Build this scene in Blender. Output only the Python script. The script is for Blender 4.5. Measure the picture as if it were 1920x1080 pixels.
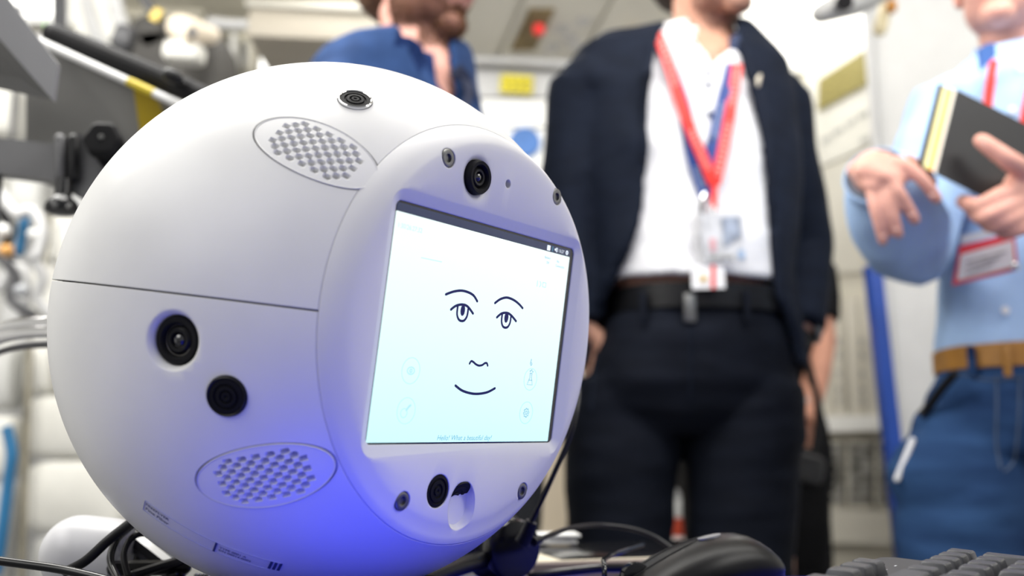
import bpy, bmesh, math, random
from math import sin, cos, pi, radians, sqrt, atan2
from mathutils import Vector, Matrix, noise
from mathutils.bvhtree import BVHTree

for o in list(bpy.data.objects): bpy.data.objects.remove(o)
S = bpy.context.scene
COL = S.collection
random.seed(7)
V = Vector

# ------------------------------------------------------------------ camera
F = 1800.0                                   # focal length in pixels of a 1920 wide frame
PIT = math.atan(310 / 1800)
EYE = V((0, 0, .845))
cd = bpy.data.cameras.new('camera'); cam = bpy.data.objects.new('camera', cd); COL.objects.link(cam)
cd.sensor_width = 36; cd.lens = 36 * F / 1920
cam.location = EYE; cam.rotation_euler = (pi / 2 + PIT, 0, 0)
cd.clip_start = .02; cd.clip_end = 60
cd.dof.use_dof = True; cd.dof.focus_distance = .53; cd.dof.aperture_fstop = 4.4
S.camera = cam
def at(px, py, Y):
    "point at horizontal distance Y from the camera seen at pixel px, py"
    x = (px - 960) / F; y = (540 - py) / F
    d = V((x, cos(PIT) - y * sin(PIT), sin(PIT) + y * cos(PIT)))
    return EYE + d * (Y / d.y)

# ------------------------------------------------------------------ world, lights, exposure
W = bpy.data.worlds.new('world'); S.world = W; W.use_nodes = True
bg = W.node_tree.nodes['Background']; bg.inputs[0].default_value = (.97, .98, 1, 1); bg.inputs[1].default_value = .34
S.view_settings.view_transform = 'Standard'; S.view_settings.look = 'None'
S.view_settings.gamma = 1; S.view_settings.use_curve_mapping = False
S.view_settings.exposure = 0.0
def area(name, loc, target, sx, sy, power, col=(1, .98, .94)):
    l = bpy.data.lights.new(name, 'AREA'); l.shape = 'RECTANGLE'; l.size = sx; l.size_y = sy
    l.energy = power; l.color = col
    o = bpy.data.objects.new(name, l); COL.objects.link(o); o.location = loc
    o.rotation_euler = (V(target) - V(loc)).to_track_quat('-Z', 'Y').to_euler()
    return o
area('ceiling_light_key', (-.45, .95, 2.2), (-.1, .75, 1), .7, 1.1, 28)
area('added_fill_behind_camera', (-1.2, -.7, 2.1), (.5, 1.3, .9), 1.3, 1.3, 14)  # unseen fill, added to lift the ball's left side and the people
area('added_fill_right', (1.5, .1, 2.2), (1.0, 1.5, 1.0), .9, .7, 18)  # added fill for the man in light blue and the bezel
area('ceiling_light_rear', (.5, 2.6, 2.26), (.5, 2.6, 0), 2.2, .6, 34)
area('added_people_fill', (.75, .85, 2.25), (.8, 2.0, 1.0), 1.4, .4, 24)  # added to brighten the standing people, aimed away from the ball
area('ceiling_light_left', (-1.25, 1.5, 2.2), (-1.1, 2.5, .6), .9, .8, 32)
area('added_fill_upper_left', (-1.3, .35, 2.0), (-.1, .6, 1.0), .9, .6, 5.5)  # added fill that raises the upper left of the ball's shell
area('added_blue_uplight', (-.055, .44, .757), (-.08, .53, .86), .16, .10, .125, (.03, .045, 1))  # added unseen lamp for the blue glow, stronger than the mat's bounce

# ------------------------------------------------------------------ materials
MATS = {}
def mat(name, col, rough=.5, metal=0, spec=.4, var=0, scale=20, bump=0, bscale=None, stretch=(1, 1, 1), emit=None, estr=0,
        coat=0, col2=None, bevel=0, alpha=None, trans=0, sss=0):
    if name in MATS: return MATS[name]
    m = bpy.data.materials.new(name); m.use_nodes = True; nt = m.node_tree; N = nt.nodes; Lk = nt.links
    b = N['Principled BSDF']
    c = (*col, 1)
    b.inputs['Base Color'].default_value = c; b.inputs['Roughness'].default_value = rough
    b.inputs['Metallic'].default_value = metal; b.inputs['Specular IOR Level'].default_value = spec
    if coat: b.inputs['Coat Weight'].default_value = coat; b.inputs['Coat Roughness'].default_value = .12
    if trans: b.inputs['Transmission Weight'].default_value = trans
    if sss:
        b.inputs['Subsurface Weight'].default_value = sss; b.inputs['Subsurface Radius'].default_value = (1, .4, .25)
        b.inputs['Subsurface Scale'].default_value = .008
    if emit is not None:
        b.inputs['Emission Color'].default_value = (*emit, 1); b.inputs['Emission Strength'].default_value = estr
    tc = N.new('ShaderNodeTexCoord'); mp = N.new('ShaderNodeMapping'); mp.inputs['Scale'].default_value = stretch
    Lk.new(tc.outputs['Object'], mp.inputs[0])
    nz = N.new('ShaderNodeTexNoise'); nz.inputs['Scale'].default_value = scale; nz.inputs['Detail'].default_value = 4
    Lk.new(mp.outputs[0], nz.inputs['Vector'])
    if var or col2:
        r = N.new('ShaderNodeValToRGB')
        lo = [max(0, x * (1 - var)) for x in col]; hi = [min(1, x * (1 + var)) for x in col]
        if col2: lo, hi = col, col2
        r.color_ramp.elements[0].position = .36; r.color_ramp.elements[1].position = .66
        r.color_ramp.elements[0].color = (*lo, 1); r.color_ramp.elements[1].color = (*hi, 1)
        Lk.new(nz.outputs[0], r.inputs[0]); Lk.new(r.outputs[0], b.inputs['Base Color'])
    prev = None
    if bevel:
        bv = N.new('ShaderNodeBevel'); bv.samples = 6; bv.inputs['Radius'].default_value = bevel; prev = bv.outputs[0]
    if bump:
        n2 = N.new('ShaderNodeTexNoise'); n2.inputs['Scale'].default_value = bscale or scale * 4; n2.inputs['Detail'].default_value = 3
        Lk.new(mp.outputs[0], n2.inputs['Vector'])
        bp = N.new('ShaderNodeBump'); bp.inputs['Strength'].default_value = bump; bp.inputs['Distance'].default_value = .004
        Lk.new(n2.outputs[0], bp.inputs['Height'])
        if prev: Lk.new(prev, bp.inputs['Normal'])
        prev = bp.outputs[0]
    if prev: Lk.new(prev, b.inputs['Normal'])
    MATS[name] = m
    return m

M_shell = mat('shell_white', (.80, .80, .795), .34, spec=.4, var=.03, stretch=(1, .35, 1), scale=16, bevel=.0007)
M_bezel = mat('bezel_white', (.74, .74, .75), .42, spec=.35, var=.015, scale=18, bevel=.0012)
M_grille = mat('grille_white', (.82, .82, .815), .4, spec=.4, var=.02)
M_blk = mat('black_plastic', (.009, .009, .010), .35, spec=.25, var=.2)
M_blkm = mat('black_matte', (.009, .009, .010), .6, spec=.15, var=.2, bump=.05, bscale=900)
M_blkg = mat('black_gloss', (.006, .006, .007), .16, coat=.25, spec=.3, var=.1)
M_glass = mat('lens_glass', (.003, .003, .006), .03, spec=.9, coat=1, var=.1)
M_steel = mat('steel', (.20, .20, .195), .38, metal=.85, var=.12, scale=300)
M_chrome = mat('chrome', (.75, .75, .76), .1, metal=1, var=.03)
M_ink = mat('screen_ink', (.004, .004, .03), .6, var=.05, emit=(.004, .006, .07), estr=1)
M_cream = mat('cream_panel', (.62, .59, .51), .6, var=.06, scale=3)
M_white = mat('white_panel', (.80, .80, .78), .5, var=.03, scale=2)
M_wht2 = mat('white_plastic', (.80, .80, .81), .3, var=.02, scale=8)
M_grey = mat('grey_metal', (.27, .27, .275), .45, metal=.3, var=.06, scale=6)
M_dgrey = mat('dark_grey', (.07, .07, .075), .5, var=.1)
M_lgrey = mat('light_grey', (.52, .52, .52), .5, var=.06, scale=4)
M_skin = mat('skin', (.62, .33, .23), .5, var=.09, scale=25, sss=.08)
M_skinp = mat('skin_pink', (.70, .36, .28), .5, var=.12, scale=30, sss=.08)
M_red = mat('red_cloth', (.75, .03, .03), .6, var=.08)

# ------------------------------------------------------------------ object helpers
def tag(o, label=None, cat=None, group=None, kind=None):
    if label: o['label'] = label
    if cat: o['category'] = cat
    if group: o['group'] = group
    if kind: o['kind'] = kind
    return o
def link(name, me, m=None, parent=None):
    o = bpy.data.objects.new(name, me); COL.objects.link(o)
    if m is not None: me.materials.clear(); me.materials.append(m)
    if parent is not None:
        o.parent = parent; o.matrix_parent_inverse = Matrix.Identity(4)
        w = WORLD(parent); o.matrix_basis = w.inverted()       # meshes are written in world metres
    return o
def WORLD(o):
    m = o.matrix_basis.copy(); p = o.parent
    while p is not None: m = p.matrix_basis @ m; p = p.parent
    return m
def thing(name, loc, label, cat, group=None):
    o = bpy.data.objects.new(name, None); COL.objects.link(o); o.location = loc; o.empty_display_size = .05
    tag(o, label, cat, group); o.matrix_basis = Matrix.Translation(V(loc)); return o
def smooth(me, ang=35):
    me.polygons.foreach_set('use_smooth', [True] * len(me.polygons)); me.set_sharp_from_angle(angle=radians(ang)); me.update()
def mesh(vs, fs, ang=35, name='mesh'):
    me = bpy.data.meshes.new(name); me.from_pydata([tuple(v) for v in vs], [], fs); me.validate(); smooth(me, ang); return me
class B:
    "collects closed pieces, then one mesh"
    def __init__(s): s.v = []; s.f = []
    def add(s, vs, fs):
        k = len(s.v); s.v += [V(v) for v in vs]; s.f += [tuple(i + k for i in f) for f in fs]; return s
    def xf(s, M): s.v = [M @ v for v in s.v]; return s
    def merge(s, o): return s.add(o.v, o.f)
    def box(s, c, d, M=None, bev=0):
        bm = bmesh.new(); bmesh.ops.create_cube(bm, size=1)
        for v in bm.verts: v.co = V((v.co.x * d[0], v.co.y * d[1], v.co.z * d[2]))
        if bev: bmesh.ops.bevel(bm, geom=bm.edges[:], offset=bev, segments=2, affect='EDGES', profile=.6)
        M = M or Matrix.Identity(4); c = V(c)
        vs = [M @ v.co + c for v in bm.verts]; bm.verts.index_update()
        fs = [tuple(v.index for v in f.verts) for f in bm.faces]; bm.free(); return s.add(vs, fs)
    def loft(s, rings, cap=True, closed=True):
        n = len(rings[0]); vs = [p for r in rings for p in r]; fs = []
        for i in range(len(rings) - 1):
            for j in range(n if closed else n - 1):
                a, b = i * n + j, i * n + (j + 1) % n; fs.append((a, b, b + n, a + n))
        if cap: fs.append(tuple(range(n - 1, -1, -1))); fs.append(tuple(range((len(rings) - 1) * n, len(rings) * n)))
        return s.add(vs, fs)
    def tube(s, pts, r, n=12, up=None, sx=1, sy=1, rnd=False):
        pts = [V(p) for p in pts]; rs = r if isinstance(r, (list, tuple)) else [r] * len(pts)
        if rnd:                                             # rounded ends
            d0 = (pts[0] - pts[1]).normalized(); d1 = (pts[-1] - pts[-2]).normalized()
            a = [(pts[0] + d0 * rs[0] * sin(t), rs[0] * max(.02, cos(t))) for t in (pi / 2 * .98, pi / 2.9, pi / 6)]
            b = [(pts[-1] + d1 * rs[-1] * sin(t), rs[-1] * max(.02, cos(t))) for t in (pi / 6, pi / 2.9, pi / 2 * .98)]
            pts = [q[0] for q in a] + pts + [q[0] for q in b]; rs = [q[1] for q in a] + list(rs) + [q[1] for q in b]
        rings = []; u = None
        for i, p in enumerate(pts):
            t = (pts[min(i + 1, len(pts) - 1)] - pts[max(i - 1, 0)])
            t = t.normalized() if t.length > 1e-9 else V((0, 0, 1))
            if u is None:
                u = V(up) if up is not None else (V((0, 0, 1)) if abs(t.z) < .9 else V((0, 1, 0)))
            u = (u - t * u.dot(t))
            u = u.normalized() if u.length > 1e-6 else t.orthogonal().normalized()
            w = t.cross(u)
            rings.append([p + (u * cos(2 * pi * j / n) * sy + w * sin(2 * pi * j / n) * sx) * rs[i] for j in range(n)])
        return s.loft(rings)
    def lathe(s, prof, M=None, n=32, cap=True):
        M = M or Matrix.Identity(4)
        rings = [[M @ V((r * cos(2 * pi * j / n), r * sin(2 * pi * j / n), z)) for j in range(n)] for r, z in prof]
        return s.loft(rings, cap)
    def ell(s, c, r, M=None, nu=20, nv=12):
        M = M or Matrix.Identity(3); c = V(c)
        rings = []
        for i in range(nv + 1):
            t = pi * (.012 + .976 * i / nv)
            rings.append([c + M @ V((r[0] * sin(t) * cos(2 * pi * j / nu), r[1] * sin(t) * sin(2 * pi * j / nu), r[2] * cos(t))) for j in range(nu)])
        return s.loft(rings)
    def me(s, ang=35, name='mesh'): 
        me = mesh(s.v, s.f, ang, name); bm = bmesh.new(); bm.from_mesh(me); bmesh.ops.recalc_face_normals(bm, faces=bm.faces[:]); bm.to_mesh(me); bm.free(); smooth(me, ang); return me
    def obj(s, name, m, parent=None, ang=35): return link(name, s.me(ang, name), m, parent)
def smoothline(pts, k=6):
    "Catmull-Rom"
    P = [V(p) for p in pts]; out = []
    for i in range(len(P) - 1):
        a, b, c, d = P[max(i - 1, 0)], P[i], P[i + 1], P[min(i + 2, len(P) - 1)]
        for j in range(k):
            t = j / k
            out.append(.5 * ((2 * b) + (c - a) * t + (2 * a - 5 * b + 4 * c - d) * t * t + (3 * b - a - 3 * c + d) * t ** 3))
    out.append(P[-1]); return out
def remesh(b, voxel=.005, it=4, fac=.5, wrinkle=None, name='mesh'):
    me = b.me(180); o = bpy.data.objects.new('tmp', me); COL.objects.link(o)
    m = o.modifiers.new('r', 'REMESH'); m.mode = 'VOXEL'; m.voxel_size = voxel; m.use_smooth_shade = True
    if it: q = o.modifiers.new('s', 'SMOOTH'); q.iterations = it; q.factor = fac
    dg = bpy.context.evaluated_depsgraph_get(); out = bpy.data.meshes.new_from_object(o.evaluated_get(dg))
    bpy.data.objects.remove(o); bpy.data.meshes.remove(me)
    out.name = name
    if wrinkle:
        amp, sc, off = wrinkle                      # sc: vector scale
        ns = [v.normal.copy() for v in out.vertices]
        for v, n_ in zip(out.vertices, ns):
            p = V((v.co.x * sc[0], v.co.y * sc[1], v.co.z * sc[2])) + V((off, 0, 0))
            f = 1 - abs(noise.noise(p)) * 2
            v.co += n_ * amp * (f * .7 + noise.noise(p * 2.3) * .5)
    out.polygons.foreach_set('use_smooth', [True] * len(out.polygons)); out.update()
    return out
def bvh(me): return BVHTree.FromPolygons([v.co.copy() for v in me.vertices], [tuple(p.vertices) for p in me.polygons])
def hit(tree, px, py, off=.003):
    d = (at(px, py, 1) - EYE).normalized(); h = tree.ray_cast(EYE, d)
    return None if h[0] is None else h[0] - d * off
def boolean(me, cutters):
    o = bpy.data.objects.new('tmp', me); COL.objects.link(o); tmp = [o]
    for b in cutters:
        c = bpy.data.objects.new('cut', b.me(180)); COL.objects.link(c); tmp.append(c)
        m = o.modifiers.new('b', 'BOOLEAN'); m.operation = 'DIFFERENCE'; m.object = c; m.solver = 'EXACT'
    dg = bpy.context.evaluated_depsgraph_get(); out = bpy.data.meshes.new_from_object(o.evaluated_get(dg))
    for t in tmp: bpy.data.objects.remove(t)
    smooth(out, 32); return out
FONT = None
def text_mesh(s, size, spacing=1, shear=0, thick=0):
    c = bpy.data.curves.new('t', 'FONT'); c.body = s; c.size = size; c.shear = shear; c.space_character = spacing
    c.offset = thick; c.resolution_u = 3; c.align_x = 'LEFT'
    o = bpy.data.objects.new('t', c); COL.objects.link(o)
    dg = bpy.context.evaluated_depsgraph_get(); me = bpy.data.meshes.new_from_object(o.evaluated_get(dg))
    bpy.data.objects.remove(o); return me
def place_mesh(me, fn):
    for v in me.vertices: v.co = fn(v.co)
    me.update(); return me
def rrect(x0, x1, y0, y1, r, k=5):
    out = []
    for cx, cy, a in ((x1 - r, y1 - r, 0), (x0 + r, y1 - r, 90), (x0 + r, y0 + r, 180), (x1 - r, y0 + r, 270)):
        for j in range(k + 1):
            t = radians(a + 90 * j / k); out.append((cx + r * cos(t), cy + r * sin(t)))
    return out
def ribbon(pts, normal, w, th=.0008):
    "flat strip of rectangular section along pts; normal(i) or a vector"
    pts = [V(p) for p in pts]; rings = []
    for i, p in enumerate(pts):
        t = (pts[min(i + 1, len(pts) - 1)] - pts[max(i - 1, 0)]).normalized()
        n_ = V(normal(i) if callable(normal) else normal).normalized(); s_ = t.cross(n_).normalized(); n_ = s_.cross(t).normalized()
        ww = w(i / (len(pts) - 1)) if callable(w) else w
        rings.append([p + s_ * ww / 2 + n_ * th / 2, p - s_ * ww / 2 + n_ * th / 2, p - s_ * ww / 2 - n_ * th / 2, p + s_ * ww / 2 - n_ * th / 2])
    return B().loft(rings)
#==BODY==
# ------------------------------------------------------------------ the setting
def slab(name, c, d, m, kind='structure', bev=0): 
    o = B().box(c, d, bev=bev).obj(name, m); o['kind'] = kind; return o
M_floor = mat('floor_grey', (.32, .32, .33), .5, var=.08, scale=5)
M_ceil = mat('ceiling_cream', (.62, .59, .50), .6, var=.05, scale=2)
slab('floor', (0, 1.5, -.05), (5.2, 6.4, .1), M_floor)
ceil = slab('ceiling', (0, 2.0, 2.4), (5.2, 3.6, .08), M_ceil)
wb = slab('wall_back', (0, 3.75, 1.2), (5.2, .1, 2.4), M_white)
slab('wall_left', (-2.35, 1.6, 1.2), (.1, 4.2, 2.4), M_white)
slab('wall_right', (2.35, 1.6, 1.2), (.1, 4.2, 2.4), M_white)
# ceiling panels with open joints
k = 0
for i in range(7):
    for j in range(6):
        x = -2.1 + i * .7; y = .75 + j * .52
        if (i, j) in ((4, 3), (4, 4), (5, 3), (5, 4), (1, 4), (0, 4), (1, 3), (0, 3)): continue
        o = B().box((x, y, 2.345), (.68, .50, .03), bev=.004).obj('ceiling_panel', M_ceil, ceil)
# lit lamps in the ceiling
M_lamp = mat('lamp_glow', (.9, .9, .88), .5, emit=(1, .98, .93), estr=2.2, var=.01)
M_frame = mat('lamp_frame', (.75, .75, .73), .4, var=.03)
def ceiling_lamp(c, d, label, strg=None):
    t = thing('ceiling_lamp', (c[0], c[1], c[2]), label, 'ceiling lamp')
    b = B()
    for sx in (-1, 1): b.box((c[0] + sx * d[0] / 2, c[1], c[2] - .01), (.03, d[1] + .03, .05), bev=.003)
    for sy in (-1, 1): b.box((c[0], c[1] + sy * d[1] / 2, c[2] - .01), (d[0], .03, .05), bev=.003)
    b.obj('lamp_frame', M_frame, t)
    B().box((c[0], c[1], c[2]), (d[0] - .03, d[1] - .03, .02), bev=.003).obj('diffuser', M_lamp, t)
    return t
ceiling_lamp((1.12, 2.85, 2.31), (1.0, 1.25, 0), 'bright white ceiling light panel over the shoulder of the man with the lanyards')
ceiling_lamp((-1.62, 2.75, 2.31), (.5, .6, 0), 'bright white ceiling light panel at the upper left corner above the laptop')
ceiling_lamp((-.58, 3.35, 2.26), (.75, .3, 0), 'narrow bright ceiling light above the cream overhead box')
# overhead slanted rack front at the back, with its panels
hood = thing('overhead_rack', (.25, 2.9, 1.9), 'cream slanted overhead rack with recessed panels behind the two men', 'rack')
def quadslab(name, P, th, m, parent, bev=0):
    P = [V(p) for p in P]; n_ = (P[1] - P[0]).cross(P[3] - P[0]).normalized()
    b = B().add(P + [p - n_ * th for p in P], [(0, 1, 2, 3), (7, 6, 5, 4), (0, 4, 5, 1), (1, 5, 6, 2), (2, 6, 7, 3), (3, 7, 4, 0)])
    return b.obj(name, m, parent)
def hp(u, v):      # on the slanted front: u across (m), v up (0..1)
    return V((u + .24 * v, 3.0 - .75 * v, 2.12 + .22 * v))
def hq(u0, u1, v0, v1, lift=.0):
    nrm = V((0, -.28, -.96)); return [hp(u0, v0) + nrm * lift, hp(u1, v0) + nrm * lift, hp(u1, v1) + nrm * lift, hp(u0, v1) + nrm * lift]
quadslab('rack_body', hq(-.30, .62, 0, 1), .03, M_cream, hood)
M_crm2 = mat('cream_panel_light', (.52, .50, .44), .55, var=.05, scale=5)
for (u0, u1) in ((-.29, -.07), (-.055, .20), (.215, .61)):
    for (v0, v1) in ((.03, .46), (.49, .97)):
        quadslab('access_panel', hq(u0, u1, v0, v1, .012), .011, M_crm2, hood)
M_brn = mat('brown_patch', (.17, .125, .06), .7, var=.3, scale=30)
bp_ = quadslab('control_plate', hq(-.03, .05, .10, .34, .018), .005, M_brn, hood); bp_['label'] = 'brown control plate'
rb = B().lathe([(.001, .028), (.013, .027), (.018, .02), (.018, 0)], Matrix.Translation(hp(.025, .245) + V((0, -.004, -.016))) @ Matrix.Rotation(pi, 4, 'X'), 20).obj('button', mat('red_button', (.8, .03, .03), .35, var=.05), bp_); rb['label'] = 'red button'
for (u, v) in ((.10, .09), (.14, .15), (.10, .20), (.155, .24), (.17, .10)):
    quadslab('printed_mark', hq(u - .02, u + .025, v, v + .05, .0145), .002, mat('mark_grey', (.42, .41, .40), .6, var=.3, scale=60), hood)
B().lathe([(.001, .03), (.03, .03), (.036, .02), (.036, 0)], Matrix.Translation(hp(.334, .18)) @ Matrix.Rotation(pi, 4, 'X'), 20).obj('knob', mat('yellow_knob', (.62, .40, .05), .4, var=.1), hood)
B().tube([at(880, 112, 2.97), at(1060, 120, 2.97), at(1240, 128, 2.97)], .014, 12).obj('rail', M_lgrey, hood)
rc = thing('rear_cabinet', (.25, 3.2, 0), 'tall white cabinet with wide panels below the slanted overhead rack', 'cabinet')
B().box((.26, 3.36, 1.05), (.86, .60, 2.1)).obj('cabinet_body', M_lgrey, rc)
for (x0, x1, y0, y1, m, nm) in ((890, 1060, 126, 186, M_lgrey, 'door_panel'), (890, 1240, 190, 242, M_white, 'door_panel'), (890, 1240, 246, 420, M_white, 'door_panel'),
                               (890, 1240, 424, 640, M_white, 'door_panel'), (890, 1300, 644, 1010, M_cream, 'door_panel')):
    a, b_ = at(x0, y1, 3.03), at(x1, y0, 3.03)
    o = B().box((a + b_) / 2, (abs(b_.x - a.x), .04, abs(b_.z - a.z)), bev=.006).obj(nm, m, rc)
M_yel = mat('yellow_label', (.72, .62, .03), .5, var=.12, scale=60)
yl = thing('warning_label', at(968, 172, 2.99), 'yellow rectangular warning label on the grey wall between the two men', 'label')
a = at(938, 141, 2.995); b_ = at(999, 175, 2.995)
yb = B().box((a + b_) / 2, (abs(b_.x - a.x), .006, abs(b_.z - a.z)), Matrix.Rotation(.06, 4, 'Y'), bev=.002).obj('label_plate', M_yel, yl)
tx = B()
for r_ in range(3):
    for q in range(4):
        p = at(946 + q * 14 + (r_ % 2) * 3, 150 + r_ * 8 + q * .9, 2.99); tx.box(p, (.013 + .005 * (q % 2), .003, .006))
tx.obj('printed_lines', mat('label_ink', (.25, .2, .02), .6, var=.1), yl)
bd = B().lathe([(.001, .012), (.048, .012), (.052, .008), (.052, 0)], Matrix.Translation(at(984, 268, 3.008)) @ Matrix.Rotation(pi / 2, 4, 'X'), 32).obj('blue_disc', mat('blue_disc', (.06, .16, .42), .5, var=.1))
tag(bd, 'round blue disc on the white rear wall just right of the robot ball', 'sign')
# cream overhead box and grey cabinet
ob = thing('overhead_box', at(585, 75, 2.9), 'long cream overhead box above the grey cabinet at the top centre left', 'cabinet')
def pxbox(name, x0, y0, x1, y1, Y, dep, m, parent, bev=.006, rot=0):
    a, b_ = at(x0, y1, Y), at(x1, y0, Y); c = (a + b_) / 2; c.y += dep / 2
    return B().box(c, (abs(b_.x - a.x), dep, abs(b_.z - a.z)), Matrix.Rotation(rot, 4, 'Y'), bev=bev).obj(name, m, parent)
pxbox('box_body', 463, 14, 706, 72, 2.62, .45, mat('beige_box', (.44, .40, .33), .55, var=.05, scale=4), ob, rot=.045)
pxbox('box_lid', 458, 2, 712, 16, 2.60, .5, M_crm2, ob, rot=.045)
gc = thing('grey_cabinet', at(600, 300, 3.2), 'light grey cabinet under the cream overhead box behind the man in blue', 'cabinet')
pxbox('cabinet_body', 478, 78, 760, 640, 3.1, .5, M_lgrey, gc)
pxbox('cabinet_door', 488, 92, 618, 620, 3.07, .03, M_lgrey, gc)
pxbox('cabinet_door', 624, 92, 750, 620, 3.07, .03, M_lgrey, gc)
pxbox('cabinet_post', 440, 20, 474, 700, 3.05, .1, M_cream, gc)
pxbox('cabinet_post', 410, 60, 432, 700, 3.1, .06, M_white, gc)
M_beigew = mat('beige_wall', (.47, .42, .32), .6, var=.08, scale=3)
o = pxbox('wall_section', 240, -40, 440, 420, 3.55, .06, M_beigew, wb)

# ---------------- right hand rack, turned a little towards the camera
rk = thing('experiment_rack', (1.0, 3.0, 0), 'tall cream equipment rack with an olive label between the two standing men on the right', 'rack')
A0, A1 = V((.90, 3.15, 0)), V((1.085, 2.50, 0)); UD = (A1 - A0); NR = V((-UD.y, UD.x, 0)).normalized(); NR = -NR if NR.y > 0 else NR
if NR.x > 0: NR = -NR
def rp(u, z, lift=0): return V((A0.x + UD.x * u, A0.y + UD.y * u, z)) + NR * lift
def ruv(px, py, lift=0):
    d = at(px, py, 1) - EYE; o0 = rp(0, 0, lift); n_ = NR; t = (o0 - EYE).dot(n_) / d.dot(n_); p = EYE + d * t
    return (p - o0).dot(UD) / UD.length_squared, p.z
def rquad(name, C, lift, th, m, parent=None):
    P = [rp(u, z, lift) for u, z in C]
    n_ = (P[1] - P[0]).cross(P[3] - P[0]).normalized()
    return quadslab(name, P, th if n_.dot(NR) > 0 else -th, m, parent or rk)
def rpx(name, pts, lift, th, m, parent=None): return rquad(name, [ruv(x, y, lift) for x, y in pts], lift, th, m, parent)
rquad('rack_body', [(-.6, 0), (.92, 0), (.92, 2.06), (-.6, 2.06)], 0, .5, mat('rack_cream', (.55, .525, .45), .55, var=.07, scale=5))
rpx('front_panel', [(1500, 330), (1650, 262), (1650, 48), (1500, 166)], .012, .02, mat('rack_front', (.56, .55, .50), .6, var=.04))
rpx('front_panel', [(1500, 520), (1652, 505), (1650, 268), (1500, 336)], .012, .02, M_crm2)
ol = rpx('rack_label', [(1533, 208), (1626, 157), (1622, 93), (1535, 150)], .02, .006, mat('olive_label', (.20, .17, .05), .5, var=.3, scale=60, stretch=(1, 1, 4))); ol['label'] = 'olive brown printed label'
M_mark = mat('mark_dark', (.36, .36, .34), .6, var=.35, scale=90)
for i_, (x, y) in enumerate(((1548, 262), (1571, 246), (1594, 231), (1617, 215), (1622, 262))):
    rpx('printed_mark', [(x - 9, y + 9), (x + 9, y + 1), (x + 9, y - 10), (x - 9, y - 2)], .014, .002, M_mark)
for x in (1533, 1560, 1590, 1618):        # padded vertical insulation strips
    P = [rp(*ruv(x + 12 + t_ * 3, y, .03), .03) for t_, y in enumerate((560, 620, 680, 740, 792))]
    B().tube(P, .03, 14, sx=.9).obj('padding_strip', M_cream, rk)
for x in (1572, 1615):
    for y in (640, 665, 700, 730, 750):
        rpx('printed_mark', [(x - 3, y + 8), (x + 3, y + 7), (x + 3, y - 6), (x - 3, y - 5)], .07, .002, M_mark)
rpx('cross_bar', [(1500, 812), (1660, 806), (1660, 778), (1500, 782)], .06, .08, M_white)
M_vent = mat('vent_grille', (.16, .16, .155), .6, var=.9, scale=32, bump=.4)
for (x0, x1) in ((1538, 1581), (1589, 1636), (1642, 1664)):
    v_ = rpx('vent_panel', [(x0, 950), (x1, 952), (x1, 826), (x0, 824)], .03, .03, mat('vent_frame', (.50, .48, .42), .6, var=.2, scale=20))
    for q in range(6):
        yy = 834 + q * 19
        for w_ in range(2):
            xa = x0 + 3 + w_ * (x1 - x0 - 4) / 2; xb = xa + (x1 - x0 - 10) / 2
            rpx('vent_slot', [(xa, yy + 14), (xb, yy + 14), (xb, yy), (xa, yy)], .036, .006, M_vent, v_)
rpx('base_panel', [(1500, 1015), (1670, 1022), (1670, 958), (1500, 952)], .05, .04, M_crm2)
# edge posts and dark gap
def post(name, x0, y0, x1, y1, Y, w, d, m, label, cat='post'):
    a, b_ = at(x0, y0, Y), at(x1, y1, Y); dr = (b_ - a).normalized(); a = a - dr * 1.0 if y0 <= 0 else a
    t = (0 - b_.z) / dr.z; b2 = b_ + dr * t
    u = V((1, 0, 0)); M_ = None
    rings = [[p + V((sx * w / 2, sy * d / 2, 0)) for sx, sy in ((-1, -1), (1, -1), (1, 1), (-1, 1))] for p in (a, b2)]
    o = B().loft(rings).obj(name, m); o['label'] = label; o['category'] = cat; return o
post('metal_post', 1664, 120, 1726, 760, 2.42, .022, .03, mat('post_grey', (.36, .36, .36), .4, metal=.4, var=.2, scale=40), 'slim grey slotted metal post just left of the white screen')
post('metal_post', 1680, 90, 1748, 760, 2.38, .010, .03, mat('post_dark', (.16, .17, .13), .5, var=.2), 'thin dark olive post at the edge of the white screen')
post('metal_post', 1648, 60, 1708, 760, 2.46, .018, .03, mat('post_light', (.60, .60, .64), .4, var=.1), 'pale lilac grey post beside the rack edge')
post('blue_pole', 1636, 500, 1692, 1010, 2.2, .033, .033, mat('blue_paint', (.012, .06, .34), .4, var=.08), 'upright cobalt blue pole left of the man in jeans', 'pole')
# white screen / partition on the right
scn = thing('white_partition', (1.2, 2.3, 0), 'large plain white partition behind the man in the light blue shirt', 'partition')
P = [at(1690, 900, 2.35), at(2060, 900, 2.15)]
a, b_ = P; dr = (b_ - a); 
rings = [[V((a.x, a.y, z)), V((b_.x, b_.y, z)), V((b_.x, b_.y + .05, z)), V((a.x, a.y + .05, z))] for z in (.02, 2.3)]
B().loft(rings).obj('partition_panel', mat('partition_white', (.60, .60, .59), .6, var=.02), scn)
B().tube([V((a.x - .004, a.y, .02)), V((a.x - .004, a.y, 2.3))], .012, 10).obj('edge_trim', M_lgrey, scn)
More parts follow.
